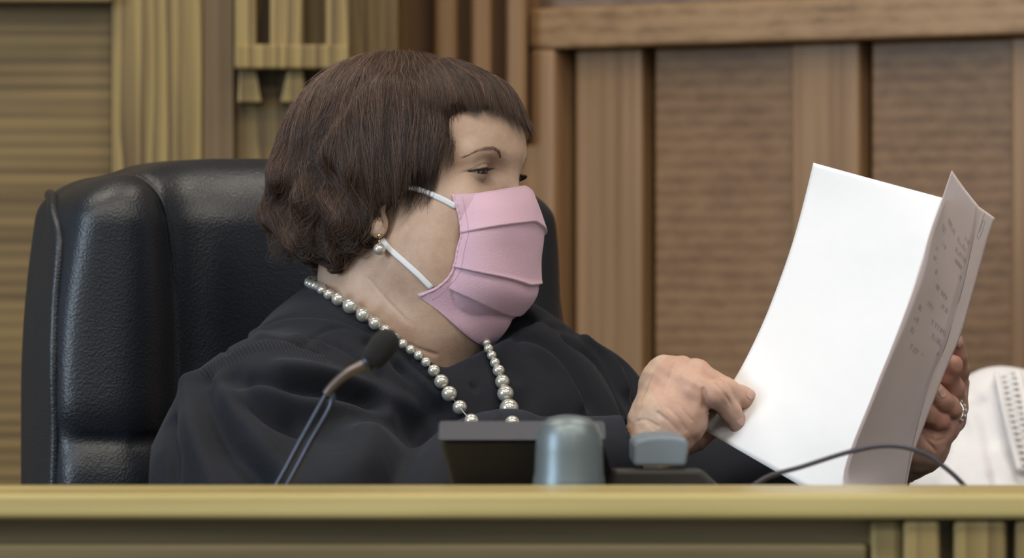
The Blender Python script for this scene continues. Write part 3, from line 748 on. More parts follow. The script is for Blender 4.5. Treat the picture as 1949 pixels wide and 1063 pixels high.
def grow(starts, steps, step, lift0, lift1, wave, seed, gravity=.55, crown=(-34, -38, 118), tip=None, fn=None):
    """grow strands over the hair surface; returns (n, steps, 3) in head mm"""
    r = np.random.default_rng(seed); p = starts.astype(f32).copy(); n = len(p); out = [p.copy()]
    ph = r.random(n)*6.28; off = lift0+(lift1-lift0)*r.random(n)**2; amp = wave*(.5+r.random(n)); C = np.array(crown, f32)
    clump = np.round(p/11)                       # neighbours share a drift
    cr_ = np.sin(clump@np.array([12.9, 78.2, 37.7]))*43758.5; cr_ = (cr_-np.floor(cr_))*2-1
    fn = fn or (lambda x: hair_mm(x, False))
    for s in range(steps-1):
        v = p-C; v = v/(ln(v)[:, None]+1e-6)
        v[:, 2] -= gravity
        fr = np.clip((p[:, 0]-15)/45, 0, 1)*np.clip((p[:, 2]-60)/30, 0, 1)
        v[:, 0] += fr*.5; v[:, 2] -= fr*.3
        sd = np.clip((np.abs(p[:, 1])-45)/30, 0, 1)*np.clip((p[:, 0]+10)/40, 0, 1); v[:, 2] -= sd*.8; v[:, 0] -= sd*.15
        g = grad_f(fn, p, .8); v -= g*(v*g).sum(-1)[:, None]; v /= ln(v)[:, None]+1e-6
        side = np.cross(g, v)
        lowb = np.clip((55-p[:, 2])/60, 0, 1)*np.clip((15-p[:, 0])/50, 0, 1)
        w_ = np.sin(p[:, 2]/8.5+cr_*1.6+p[:, 0]/17)*lowb*1.15+np.sin(s*.5+ph)*.10*amp+cr_*.10
        v = v+side*w_[:, None]; v /= ln(v)[:, None]+1e-6
        p = p+v*step*(.85+.3*r.random(n))[:, None]
        d = fn(p); tgt = off*(1 if s > 0 else .3)
        if tip is not None: tgt = tgt+tip*max(0, s/(steps-1)-.6)
        p = (p-g*(d-tgt)[:, None]).astype(f32); out.append(p.copy())
    return np.stack(out, 1)
def strands_mesh(name, S, rad, tone, parent, mat):
    n, m, _ = S.shape; T = np.gradient(S, axis=1); T /= ln(T)[..., None]+1e-9
    C = HD.loc(np.zeros((1, 3), f32))[0]; u = np.cross(T, np.array([.3, .8, .5])); u /= ln(u)[..., None]+1e-9; v = np.cross(T, u)
    prof = np.interp(np.linspace(0, 1, m), [0, .15, .7, 1], [.5, 1, .9, .15])[None, :, None]*np.asarray(rad).reshape(-1, 1, 1)
    ring = [S+(math.cos(a)*u+math.sin(a)*v)*prof for a in (0, 2.094, 4.189)]
    V = np.stack(ring, 2).reshape(-1, 3)         # n,m,3 verts
    b = (np.arange(n)[:, None, None]*m+np.arange(m-1)[None, :, None])*3; kk = np.arange(3)[None, None, :]; k2 = (kk+1) % 3
    F = np.stack([b+kk, b+k2, b+3+k2, b+3+kk], -1).reshape(-1, 4)
    Vw = HD.o+(V@HD.M)*HD.k; me = bpy.data.meshes.new(name)
    me.vertices.add(len(Vw)); me.vertices.foreach_set('co', Vw.astype(f32).ravel()); me.loops.add(F.size); me.loops.foreach_set('vertex_index', F.astype(np.int32).ravel())
    me.polygons.add(len(F)); me.polygons.foreach_set('loop_start', np.arange(0, F.size, 4, dtype=np.int32)); me.update(calc_edges=True)
    attr(me, 'tone', np.repeat(tone, m*3)); return link(name, me, mat, parent)
def allowed(S, slack=0):                          # end each strand where the hairline is
    F_, R_, Z_ = S[..., 0], S[..., 1], S[..., 2]
    n, m, _ = S.shape; r = np.random.default_rng(3).random(n)
    fc = np.interp(Z_, [-70, -30, -14, 0, 16, 32, 50, 70, 76], [-24, -12, 8, 19, 33, 54, 65, 70, 74])+slack
    wisps = (r**2.5*24)[:, None]
    bad = ((F_ > fc+wisps*.8) & (Z_ < 71-wisps*.8)) | (Z_ < -56+np.clip(F_+45, 0, 90)*.44-wisps*.5)
    first = np.where(bad.any(1), bad.argmax(1), m)
    return first
def trim(S, first, minlen=4):
    n, m, _ = S.shape; ok = first >= minlen; S = S[ok]; first = first[ok]
    L = first-1; t = np.linspace(0, 1, m)[None]*L[:, None]; i = np.minimum(t.astype(int), L[:, None]-1); fr = (t-i)[..., None]
    a = np.take_along_axis(S, i[..., None], 1); b = np.take_along_axis(S, i[..., None]+1, 1); return a*(1-fr)+b*fr, ok
cand = q[(q[:, 1] > -75) & (q[:, 2] > -55)]
def batch(n, steps, step, l0, l1, wave, seed, rad, tmin, tmax, **kw):
    r = np.random.default_rng(seed); st = cand[r.integers(0, len(cand), n)]+r.normal(size=(n, 3))*1.2
    S = grow(st, steps, step, l0, l1, wave, seed, **kw); S, ok = trim(S, allowed(S))
    n = len(S); cl = vnoise(S[:, 0], .045, seed)*.6+vnoise(S[:, 0]*np.array([1, 1, .3]), .16, seed+1)*.6
    top = np.clip((S[:, 0, 2]-85)/60, 0, 1)*.22  # lighter towards the crown: overhead highlight put into strand tone
    tone = np.clip(tmin+(tmax-tmin)*r.random(n)**1.6+cl*.16+top, 0, 1)
    return S, rad*(.7+.6*r.random(n)), tone
parts = [batch(24000, 14, 5.5, -.8, 1.3, .9, 11, .135, .10, .72), batch(9000, 12, 7.0, .5, 2.8, 1.3, 12, .085, .25, 1.05),
         batch(420, 12, 6.0, 1.5, 6.0, 2.0, 13, .08, .4, .9, tip=9)]
for S, r_a, tn in parts: pass
S = [p[0] for p in parts]; mm_ = 14
def resample(S, m):
    n, k, _ = S.shape; t = np.linspace(0, k-1, m); i = np.minimum(t.astype(int), k-2); fr = (t-i)[None, :, None]; return S[:, i]*(1-fr)+S[:, i+1]*fr
def dots(pts): return np.array(pts, float)
# fringe: locks that run forward over the scalp, drop over the forehead and flick at the tips
r = np.random.default_rng(21)
def fringe_fn(x): return smin(hair_mm(x, False), head_mm(x, False)-5., 16)
def fringe(n, l0, l1, tip, seed):
    r = np.random.default_rng(seed); R0 = r.uniform(-52, 58, n); F0 = r.uniform(28, 66, n)
    st = np.stack([F0, R0, np.full(n, 112.)], -1).astype(f32)
    for _ in range(8): st = st-grad_f(fringe_fn, st, .8)*np.clip(fringe_fn(st), -12, 12)[:, None]
    st = st[(st[:, 2] > 78)]
    S = grow(st.astype(f32), 15, 5.2, l0, l1, .6, seed, gravity=.75, tip=tip, fn=fringe_fn)
    lk = np.floor(S[:, -1, 1]/5.5+.3*np.sin(S[:, 0, 0]*.2)); lr = np.sin(lk*12.9898)*43758.5; lr -= np.floor(lr)
    zb = np.where(S[:, -1, 1] < 12, 64, 70)+11*lr+r.uniform(-4, 4, len(S))+6*np.clip((S[:, -1, 1]-20)/25, 0, 1)
    bad = S[..., 2] < zb[:, None]; first = np.where(bad.any(1), bad.argmax(1), S.shape[1])
    S, ok = trim(S, first); lk = lk[ok]; lr = lr[ok]
    t = np.linspace(0, 1, S.shape[1])[None]; pull = ((lk[:, None]+.5)*5.5-S[:, -1:, 1])*.65*np.clip((t-.45)/.55, 0, 1)**1.5
    S[..., 1] += pull
    return resample(S, 14), np.clip(.2+.65*r.random(len(S))**1.6+.3*(lr-.4), 0, 1)
f1, t1_ = fringe(5200, -.4, 2.2, 1.5, 31); f2, t2_ = fringe(900, .5, 3.0, 9., 32)
fr = np.concatenate([f1, f2]); fr_t = list(np.concatenate([t1_, t2_]))
# curls at the nape and beside the ear
cu = []; cu_t = []
for i in range(1300):
    th_ = r.uniform(0, 1); px = 548+th_*152; base = np.array([((px-785)*.4545+.4226*72)/.906, 70+r.uniform(-14, 12), -30+r.uniform(-10, 12)+8*th_])
    R_c = 7+6*r.random(); ph = r.integers(0, 6); k2 = math.floor(th_*7)
    pts = []
    for s in np.linspace(0, 1, 9):
        ang = s*math.pi*1.25+.4; pts.append(base+np.array([R_c*(1-math.cos(ang))*(.7 if k2 % 2 else -.6)+(-4*s), (3*math.sin(ang)+k2 % 3), -R_c*math.sin(ang)*.8-11*s]))
    cu.append(smooth_path(pts, 14)); cu_t.append(.12+.3*r.random()+.1*(k2 % 2))
cu = np.array(cu)
wi = []; wi_t = []                                # wisps in front of the ear over the temple
for i in range(760):
    z0 = r.uniform(26, 64); F0 = 44+r.uniform(-12, 13)-(50-z0)*.25; s0 = np.array([F0, 66, z0]); L = r.uniform(14, 44)
    pth = smooth_path([s0, s0+[r.uniform(-3, 3), 1, -L*.4], s0+[r.uniform(-7, 2), 2, -L*.75], s0+[r.uniform(-10, 1), 2, -L]], 14).astype(f32)
    for _ in range(3):
        dsurf = head_mm(pth, False); gg = grad(lambda x: head_mm(x, False), pth, .8); pth = pth-gg*(dsurf-r.uniform(.6, 2.2))[:, None]
    wi.append(pth); wi_t.append(.3+.3*r.random())
wi = np.array(wi)
allS = np.concatenate([resample(s, mm_) for s in S]+[fr, cu, wi]); allR = np.concatenate([p[1] for p in parts]+[np.full(len(fr), .13), np.full(len(cu), .14), np.full(len(wi), .12)])
allT = np.concatenate([p[2] for p in parts]+[fr_t, cu_t, wi_t])
st = strands_mesh('hair_strands', allS, allR, np.clip(allT, 0, 1), judge, HAIR)

# eyebrows and lashes
BRM = plain('eyebrow_hair', (.15, .09, .07), .7)
def face_hit(px, py): return HD.loc(hit(px, py, head_w).astype(f32)[None])[0]
bp = smooth_path([face_hit(*p) for p in ((884, 299), (903, 290), (922, 284), (938, 284), (949, 290), (954, 303))], 30)
for s in (1, -1):
    mb = MB(); r = np.random.default_rng(5)
    for i in range(150):
        t = r.random()**.8; k0 = t*28; j = int(k0); p = bp[j]*(1-(k0-j))+bp[j+1]*(k0-j); T = bp[min(j+1, 29)]-bp[max(j-1, 0)]; T = T/np.linalg.norm(T)
        wdt = .5+2.0*t; p = p+np.array([0, 0, 1])*r.normal()*wdt*.55; q3 = p-T*(3.2+1.5*r.random())+np.array([0, 0, .6])
        line = np.array([p, (p+q3)/2, q3]).astype(f32); g = grad(lambda x: head_mm(x, False), line, .8); line = line-g*(head_mm(line)-.25)[:, None]
        line = line*np.array([1, s, 1]); mb.tube([HD.w(x) for x in line], [.00010, .00010, .00004], 3)
    mb.build('eyebrow', BRM, judge, smooth=True)
    mb = MB()
    for i in range(70):
        a = -1+2*i/69; R_ = EYE[1]+13.2*a; z = EYE[2]-.3+1.3*(1-a*a)-2.0*a; rr = math.sqrt(max(13.4**2-(R_-EYE[1])**2-(z-EYE[2])**2, 1)); p = np.array([EYE[0]+rr, R_, z]); L = 7.5*(1-.35*abs(a))
        dr = np.array([.9, a*.5-.15, -.25]); m1 = p+dr*L*.5; e1 = p+dr*L*.95+np.array([0, 0, .32*L])
        mb.tube([HD.w(x*np.array([1, s, 1])) for x in (p, m1, e1)], [.00020, .00016, .00005], 3)
    mb.build('eyelashes', plain('lash', (.01, .008, .008), .5), judge, smooth=True)

# ------------------------------------------------------------------ pink face mask
def mask_grid():
    rows = []                                    # v from top to bottom; columns from the ear side to the ridge (head mm, R>0), mirrored
    def near(px, py, R_): return [((px-785)*.4545+.4226*R_)/.906, R_, (400-py)*.4545-.07*R_]
    edge = [near(863, 381, 56), near(873, 412, 60), near(880, 445, 62), near(873, 478, 63), near(868, 508, 62), near(848, 535, 60), near(812, 547, 56)]
    ridge = [(105, 0, 20), (113, 0, 3), (119, 0, -14), (119.5, 0, -34), (118, 0, -56), (112, 0, -78), (92, 0, -102), ]
    out = []
    ridge = [( (x-785)*.4545/.906-.0, 0, (400-y)*.4545) for x, y in ((998, 357), (1011, 395), (1015, 435), (1012, 480), (1008, 530), (1000, 575), (925, 645))]
    for ir, (e, rg) in enumerate(zip(edge, ridge)):
        wz = (0, 0, 0, 0, .1, .45, 1)[ir]
        e = np.array(e); rg = np.array(rg)
        cols = []
        for t in np.linspace(0, 1, 9):           # elliptic arch from edge to ridge
            a = t*math.pi/2; cols.append([e[0]+(rg[0]-e[0])*math.sin(a)**.93, e[1]*math.cos(a)**.92, e[2]+(rg[2]-e[2])*(t*(1-wz)+wz*math.sin(a)**.85)])
        cols = cols+[[c[0], -c[1], c[2]] for c in cols[:-1][::-1]]
        out.append(cols)
    return np.array(out)
G = mask_grid()
nu, nv = 170, 260
rowsI = np.stack([smooth_path(G[:, j], nv) for j in range(G.shape[1])], 1)
grid = np.stack([smooth_path(rowsI[i], nu) for i in range(nv)], 0)     # nv, nu, 3
du = np.gradient(grid, axis=1); dv = np.gradient(grid, axis=0); Nm = np.cross(du, dv); Nm /= ln(Nm)[..., None]
if (Nm[:, nu//2, 0]).mean() < 0: Nm = -Nm
vv = np.linspace(0, 1, nv)[:, None]; uu = np.abs(np.linspace(-1, 1, nu))[None]        # uu = 1 at side edges
offs = np.zeros((nv, nu))
for (ve, vr, A) in ((.335, .285, 3.0), (.665, .715, 3.6), (.865, .895, 3.0)):  # pleat height at the edge and at the ridge
    pos = vr+(ve-vr)*uu**1.3; x = (vv-pos)
    offs += A*np.where(x < 0, np.exp(np.minimum(x, 0)/.10), np.exp(-np.maximum(x, 0)/.008))*(.55+.45*(1-uu**4))*1.0
offs -= offs.mean()*.6
offs += .3*np.sin(uu*9+vv*14)+.45*np.sin(np.linspace(-1, 1, nu)[None]*5+vv*5+.6)*(1-uu)
q3 = grid+Nm*offs[..., None]
# keep the cloth off the face
P0 = q3.reshape(-1, 3).astype(f32); dh = ev(lambda x: head_mm(x, False), P0); gg = grad(lambda x: head_mm(x, False), P0, .8)
P0 = P0+gg*np.maximum(1.4-dh, 0)[:, None]
mask = empty('face_mask', tuple(HD.w((100, 0, -40))), label='pleated pink cloth face mask on the woman in the black robe', cat='face mask')
Vm = HD.o+(P0@HD.M)*HD.k; idx = np.arange(nv*nu).reshape(nv, nu)
Fm = np.stack([idx[:-1, :-1], idx[:-1, 1:], idx[1:, 1:], idx[1:, :-1]], -1).reshape(-1, 4)
def cloth_pink():
    m, t, b = nodes('pink_cotton')
    b.inputs['Base Color'].default_value = (.58, .39, .49, 1); b.inputs['Roughness'].default_value = .85; b.inputs['Specular IOR Level'].default_value = .2
    b.inputs['Sheen Weight'].default_value = .15
    n = t.nodes.new('ShaderNodeTexNoise'); n.inputs['Scale'].default_value = 900; n.inputs['Detail'].default_value = 3
    n2 = t.nodes.new('ShaderNodeTexNoise'); n2.inputs['Scale'].default_value = 55; n2.inputs['Detail'].default_value = 4
    mp = mapping(t, (1, 1, 1)); t.links.new(mp, n.inputs['Vector']); t.links.new(mp, n2.inputs['Vector'])
    a = t.nodes.new('ShaderNodeMath'); a.operation = 'MULTIPLY_ADD'; t.links.new(n2.outputs['Fac'], a.inputs[0]); a.inputs[1].default_value = .5; t.links.new(n.outputs['Fac'], a.inputs[2])
    u = t.nodes.new('ShaderNodeBump'); u.inputs['Distance'].default_value = .00035; t.links.new(a.outputs[0], u.inputs['Height']); t.links.new(u.outputs[0], b.inputs['Normal'])
    return m
PINK = cloth_pink()
mo = link('mask_panel', mesh_np('mask_panel', Vm, Fm), PINK, mask); sm = mo.modifiers.new('s', 'SOLIDIFY'); sm.thickness = .0012; sm.offset = 0
Q = Vm.reshape(nv, nu, 3)
for j, jj in ((0, 1), (nu-1, nu-2)):             # bound side hems, lightly gathered
    pth = Q[:, j]+(Q[:, jj]-Q[:, j])*1.5; gath = .0012+.0002*np.sin(np.arange(nv)*.4)
    MB().tube(pth[::2], gath[::2], 8).build('side_hem', PINK, mask, smooth=True)
for i in (0, nv-1): MB().tube(Q[i, ::3], .0008, 6).build('edge_hem', PINK, mask, smooth=True)
THR = plain('pink_thread', (.5, .28, .38), .7)
for jn in (9, nu-10):
    mb = MB()
    for i in range(6, nv-6, 4):
        n_ = (Nm[i, jn]@HD.M)*.0009; mb.tube([Q[i, jn]+n_, Q[i+2, jn]+n_], .00022, 4)
    mb.build('stitching', THR, mask)
WEL = plain('white_elastic', (.62, .64, .68), .8, bump=(900, .0003))
def on_skin(pts, lift):
    P = np.array(pts, f32)
    for _ in range(4):
        d = head_mm(P, False); g = grad(lambda x: head_mm(x, False), P, .8); P = P-g*(np.minimum(d-lift, 0) if False else (d-lift))[:, None]*.9
    return P
for s in (1, -1):
    def loop(path, nm):
        L = [HD.loc(hit(x, y, head_w).astype(f32)[None])[0] for x, y in path]
        P = on_skin(smooth_path(L, 26), 1.2)*np.array([1, s, 1]); W_ = [HD.w(x) for x in P]
        MB().tube(W_, .0025, 12, flat=np.array([0, -s, 0.])).build(nm, WEL, mask, smooth=True)
    loop([(868, 394), (838, 378), (800, 362), (755, 349), (725, 345)], 'ear_loop')
    loop([(822, 548), (796, 522), (765, 494), (736, 467), (728, 455)], 'ear_loop')

# ------------------------------------------------------------------ pearls and ring
PEARL = plain('pearl', (.50, .49, .44), .20, metal=.55, spec=.7, Coat_Weight=.8, Coat_Roughness=.04)
GOLD = plain('gold', (.65, .45, .25), .2, metal=1); SILV = plain('silver', (.75, .75, .78), .12, metal=1)
def sphere(name, c, r, mat, parent, seg=28):
    prof = [(r*math.sin(a), -r*math.cos(a)) for a in np.linspace(.02, math.pi-.02, seg//2)]
    return MB().lathe(prof, c, seg).build(name, mat, parent, smooth=True)
skinrobe = lambda P: np.minimum(robe_base(P), head_w(P)).astype(f32)
near_s = [(612, 553, 8), (626, 561, 10), (644, 570, 12.5), (667, 583, 14.5), (691, 600, 13), (714, 616, 12), (734, 629, 10), (752, 643, 9), (767, 655, 8.6), (782, 666, 8.6), (797, 677, 8.8), (811, 690, 9), (826, 706, 11), (840, 727, 13), (855, 750, 14), (875, 776, 13), (897, 802, 13), (922, 825, 14)]
far_s = [(926, 653, 8), (930, 664, 8.4), (936, 677, 8.6), (942, 691, 9), (949, 706, 11), (956, 727, 13), (962, 750, 15), (969, 778, 17.3), (975, 806, 13.5), (962, 832, 15)]
neck_ = empty('pearl_necklace', tuple(W(900, 720, 3.9)), label='long strand of graduated white pearls around the neck over the black robe', cat='necklace')
cs = []
for (x, y, r0) in near_s+[None]+far_s[::-1] if False else near_s+far_s[::-1]:
    p = hit(x, y, skinrobe); rad = 1.07*r0*p[1]/K; dir_ = p-np.array([0, 0, ZC]); dir_ /= np.linalg.norm(dir_)
    for _ in range(30):                          # back off until the bead just rests on the cloth or skin
        dd = float(skinrobe(p.astype(f32)[None])[0])
        if dd >= rad*.86: break
        p = p-dir_*(rad*.9-dd)*.7
    cs.append(p); sphere('pearl', p, rad, PEARL, neck_)
back = [HD.w(v) for v in ((-55, 62, -72), (-78, 40, -66), (-88, 0, -62), (-78, -45, -72), (-40, -74, -95), (20, -70, -120))]
pth = smooth_path(cs+[] if False else [cs[-1]]+back[::-1]+[cs[0]], 60)
MB().tube(smooth_path(cs, 120), .0003, 6).build('string', WEL, neck_, smooth=True)
MB().tube(pth, .0005, 6).build('string', WEL, neck_, smooth=True)
for t in np.linspace(0, 1, 31)[1:-1]:
    sphere('pearl', pth[int(t*59)], .0042, PEARL, neck_, 16)
er = empty('earring', tuple(W(722, 450, 3.92)), label='drop earring with one white pearl below the ear', cat='earring')
pe = hit(722, 449, head_w); pe = pe-np.array([0, .001, 0]); sphere('stud', pe, .0021, GOLD, er, 14)
pb = W(722, 475, pe[1]-.004)
MB().tube([pe, (pe+pb)/2+np.array([.0006, -.001, 0]), pb], .0008, 6).build('drop_wire', GOLD, er, smooth=True)
sphere('link_bead', pe*.5+pb*.5+np.array([0, -.0012, .001]), .0013, GOLD, er, 12)
sphere('pearl', pb, .0054, PEARL, er)
rg = empty('ring', tuple(W(1808, 785, DL)), label='silver ring with raised clear stones on the hand behind the papers', cat='ring')
a = W(1815, 795, DL+.030); b = W(1806, 776, DL+.004); ax = b-a; ax /= np.linalg.norm(ax); c = a*.42+b*.58
u_ = np.cross(ax, (0, 0, 1)); u_ /= np.linalg.norm(u_); v_ = np.cross(ax, u_)
MB().tube([c+.0106*(math.cos(t)*u_+math.sin(t)*v_) for t in np.linspace(0, 2*math.pi, 41)], .0010, 8).build('band', SILV, rg, smooth=True)
DIA = plain('clear_stone', (.9, .9, .95), .02, metal=.6, spec=1)
out = np.array([1, -.15, .05]); out -= ax*np.dot(out, ax); out /= np.linalg.norm(out); up = np.cross(ax, out)
for i, t in enumerate((-.75, -.38, 0, .38, .75)):
    dr = out*math.cos(t)+up*math.sin(t); p = c+dr*.0125; rr = .0021-abs(t)*.0006
    rot = Vector(dr).to_track_quat('Z', 'Y').to_matrix()
    MB().lathe([(.0001, -rr), (rr, .2*rr), (rr*.6, .7*rr), (.0001, .72*rr)], p, 8, rot).build('stone', DIA, rg)
    MB().tube([c+dr*.0105, c+dr*.0128], .0007, 6).build('prong', SILV, rg, smooth=True)

# ------------------------------------------------------------------ the document
def paper_mat(name, col, tl=.16):
    m, t, b = nodes(name); b.inputs['Base Color'].default_value = (*col, 1); b.inputs['Roughness'].default_value = .75; b.inputs['Specular IOR Level'].default_value = .2
    n = t.nodes.new('ShaderNodeTexNoise'); n.inputs['Scale'].default_value = 25; t.links.new(mapping(t, (1, 1, 1)), n.inputs['Vector'])
    u = t.nodes.new('ShaderNodeBump'); u.inputs['Distance'].default_value = .0012; t.links.new(n.outputs['Fac'], u.inputs['Height']); t.links.new(u.outputs[0], b.inputs['Normal'])
    tr = t.nodes.new('ShaderNodeBsdfTranslucent'); tr.inputs[0].default_value = (*col, 1); mx = t.nodes.new('ShaderNodeMixShader'); mx.inputs[0].default_value = tl
    out = t.nodes['Material Output']; t.links.new(b.outputs[0], mx.inputs[1]); t.links.new(tr.outputs[0], mx.inputs[2]); t.links.new(mx.outputs[0], out.inputs[0])
    return m
PAPER = paper_mat('white_paper', (.90, .91, .93)); PAPERB = paper_mat('copy_paper', (.90, .84, .85), .45)
doc = empty('document', tuple(W(1600, 600, 3.85)), label='stapled white paper document held open in both hands', cat='document')
def sheet(name, left, right, mat, bulge=0., n=60, m=40, ripple=0.):
    L = smooth_path([W(*p) for p in left], n); R = smooth_path([W(*p) for p in right], n)
    u = np.linspace(0, 1, m)[None, :, None]; g = L[:, None]*(1-u)+R[:, None]*u
    g[..., 1] += bulge*np.sin(np.linspace(0, 1, m)*math.pi)[None]+ripple*np.sin(np.linspace(0, 1, n)*11)[:, None]*np.sin(np.linspace(0, 1, m)*5+1)[None]
    idx = np.arange(n*m).reshape(n, m); F = np.stack([idx[:-1, :-1], idx[1:, :-1], idx[1:, 1:], idx[:-1, 1:]], -1).reshape(-1, 4)
    o = link(name, mesh_np(name, g.reshape(-1, 3), F), mat, doc); s = o.modifiers.new('s', 'SOLIDIFY'); s.thickness = .00025; return g
gA = sheet('front_page', [(1548, 310, 3.905), (1533, 372, 3.905), (1512, 450, 3.902), (1487, 525, 3.900), (1452, 615, 3.897), (1408, 705, 3.894), (1366, 768, 3.893), (1327, 812, 3.893)],
      [(1794, 377, 3.775), (1775, 430, 3.772), (1757, 490, 3.768), (1735, 560, 3.765), (1705, 645, 3.762), (1668, 745, 3.760), (1628, 850, 3.758), (1592, 965, 3.758)], PAPER, .004, 60, 40, .0008)
gA2 = sheet('under_page', [(1550, 314, 3.9075), (1535, 376, 3.9075), (1514, 454, 3.9045), (1489, 529, 3.9025), (1455, 618, 3.8995), (1412, 706, 3.897), (1372, 766, 3.896), (1336, 808, 3.896)],
      [(1793, 380, 3.779), (1774, 433, 3.776), (1756, 493, 3.772), (1734, 563, 3.769), (1704, 648, 3.766), (1667, 748, 3.764), (1627, 853, 3.762), (1594, 962, 3.762)], PAPER, .004, 60, 40, .0008)
gB = sheet('folded_page', [(1812, 325, 3.765), (1794, 378, 3.762), (1768, 450, 3.758), (1752, 510, 3.755), (1730, 575, 3.753), (1702, 650, 3.750), (1662, 750, 3.748), (1605, 906, 3.748), (1640, 960, 3.752)],
      [(1863, 393, 3.885), (1856, 440, 3.885), (1846, 490, 3.885), (1834, 545, 3.885), (1818, 600, 3.885), (1800, 660, 3.885), (1772, 730, 3.885), (1740, 840, 3.885), (1716, 965, 3.885)], PAPERB, .006, 60, 40, .0022)
gC = sheet('back_page', [(1850, 384, 3.872), (1842, 440, 3.872), (1830, 490, 3.872), (1818, 545, 3.872), (1800, 600, 3.872), (1782, 660, 3.872), (1752, 730, 3.872), (1722, 840, 3.872), (1700, 965, 3.872)],
      [(1894, 415, 3.905), (1880, 455, 3.905), (1862, 520, 3.905), (1848, 570, 3.905), (1828, 640, 3.900), (1796, 716, 3.895), (1752, 830, 3.892), (1735, 880, 3.890), (1718, 968, 3.89)], PAPERB, .0, 60, 12, .0006)

def print_mat():
    m = paper_mat('printed_paper', (.90, .84, .85), .45); t = m.node_tree; b = t.nodes['Principled BSDF']
    M = lambda op, x, y=0.: (lambda n: (setattr(n, 'operation', op), [t.links.new(v, n.inputs[i]) if hasattr(v, 'is_linked') else setattr(n.inputs[i], 'default_value', v) for i, v in enumerate((x, y))], n.outputs[0])[-1])(t.nodes.new('ShaderNodeMath'))
    A = {}
    for k in ('across', 'down'): a = t.nodes.new('ShaderNodeAttribute'); a.attribute_name = k; A[k] = a.outputs['Fac']
    row = M('MULTIPLY', M('SUBTRACT', A['down'], M('MULTIPLY', A['across'], .11)), 26.)
    ri = M('FLOOR', row); rf = M('ABSOLUTE', M('SUBTRACT', M('FRACT', row), .5))
    c = t.nodes.new('ShaderNodeCombineXYZ'); t.links.new(M('MULTIPLY', A['across'], 46.), c.inputs[0]); t.links.new(M('MULTIPLY', ri, 7.3), c.inputs[1]); t.links.new(M('MULTIPLY', row, 1.1), c.inputs[2])
    n = t.nodes.new('ShaderNodeTexNoise'); n.inputs['Scale'].default_value = 1; n.inputs['Detail'].default_value = 1; t.links.new(c.outputs[0], n.inputs['Vector'])
    let = M('GREATER_THAN', n.outputs['Fac'], .47)
    c2 = t.nodes.new('ShaderNodeCombineXYZ'); t.links.new(M('MULTIPLY', A['across'], 3.), c2.inputs[0]); t.links.new(M('MULTIPLY', ri, 3.7), c2.inputs[1])
    n2 = t.nodes.new('ShaderNodeTexNoise'); n2.inputs['Scale'].default_value = 1; n2.inputs['Detail'].default_value = 0; t.links.new(c2.outputs[0], n2.inputs['Vector'])
    blk = M('GREATER_THAN', n2.outputs['Fac'], .50)
    reg = M('MULTIPLY', M('MULTIPLY', M('GREATER_THAN', A['down'], .15), M('LESS_THAN', A['down'], .66)), M('MULTIPLY', M('GREATER_THAN', A['across'], .22), M('LESS_THAN', A['across'], .93)))
    ink = M('MULTIPLY', M('MULTIPLY', M('MULTIPLY', M('LESS_THAN', rf, .24), let), M('MULTIPLY', blk, reg)), .30)
    mx = t.nodes.new('ShaderNodeMix'); mx.data_type = 'RGBA'; t.links.new(ink, mx.inputs[0]); mx.inputs[6].default_value = (.90, .84, .85, 1); mx.inputs[7].default_value = (.18, .17, .22, 1)
    t.links.new(mx.outputs[2], b.inputs['Base Color'])
    for q in t.nodes:
        if q.type == 'BSDF_TRANSLUCENT': t.links.new(mx.outputs[2], q.inputs[0])
    return m
bp_ = bpy.data.objects['folded_page'].data; bp_.materials.clear(); bp_.materials.append(print_mat())
attr(bp_, 'across', np.tile(np.linspace(0, 1, 40), 60)); attr(bp_, 'down', np.repeat(np.linspace(0, 1, 60), 40))
clip = empty('paper_clip', tuple(W(1868, 430, 3.88)), label='thin wire clip at the top corner of the document', cat='clip')
WIRE = plain('clip_wire', (.45, .45, .48), .3, metal=1); dC = 3.868
MB().tube(smooth_path([W(1875, 404, dC), W(1868, 425, dC), W(1860, 449, dC), W(1864, 454, dC), W(1874, 425, dC), W(1871, 422, dC), W(1864, 443, dC)], 40), .00028, 6).build('wire', WIRE, clip, smooth=True)

# ------------------------------------------------------------------ things on the bench behind the ledge
BLK = plain('matt_black', (.012, .010, .009), .55); GRY = plain('lit_edge_plastic', (.05, .053, .068), .5); GRY2 = plain('blue_grey_plastic', (.15, .19, .23), .45)  # display edge grey is ceiling light on black housing, put into colour
def zp(py, d): return W(0, py, d)[2]
def xp(px, d): return W(px, 0, d)[0]
ph = empty('desk_phone', (xp(1090, 3.44), 3.44, ZD), label='black desk phone with top edge coloured lit grey just behind the ledge', cat='telephone')
X0, X1 = xp(834, 3.43), xp(1152, 3.43)
def slab(prof, x0, x1, x0b=None, x1b=None):      # profile (y,z) swept along x; lower points may be narrower
    n = len(prof); zs = [p[1] for p in prof]; zt_, zb_ = max(zs), min(zs)
    V = [(x0+((x0b if x0b is not None else x0)-x0)*(zt_-z)/(zt_-zb_), y, z) for y, z in prof]+[(x1+((x1b if x1b is not None else x1)-x1)*(zt_-z)/(zt_-zb_), y, z) for y, z in prof]
    return V, [tuple(range(n)), tuple(range(2*n-1, n-1, -1))]+[(i, i+n, (i+1) % n+n, (i+1) % n) for i in range(n)]
MB().add(*slab([(3.405, zp(838, 3.405)), (3.452, zp(801, 3.452)), (3.470, zp(812, 3.47)), (3.43, zp(843, 3.43))], X0, X1)).build('display_edge', GRY, ph, bevel=.003)
MB().add(*slab([(3.411, zp(841, 3.41)), (3.440, zp(838, 3.44)), (3.50, zp(1000, 3.5)), (3.46, zp(1010, 3.46))], X0+.002, X1-.002, xp(880, 3.43), X1+.02)).build('display_back', BLK, ph, bevel=.003)
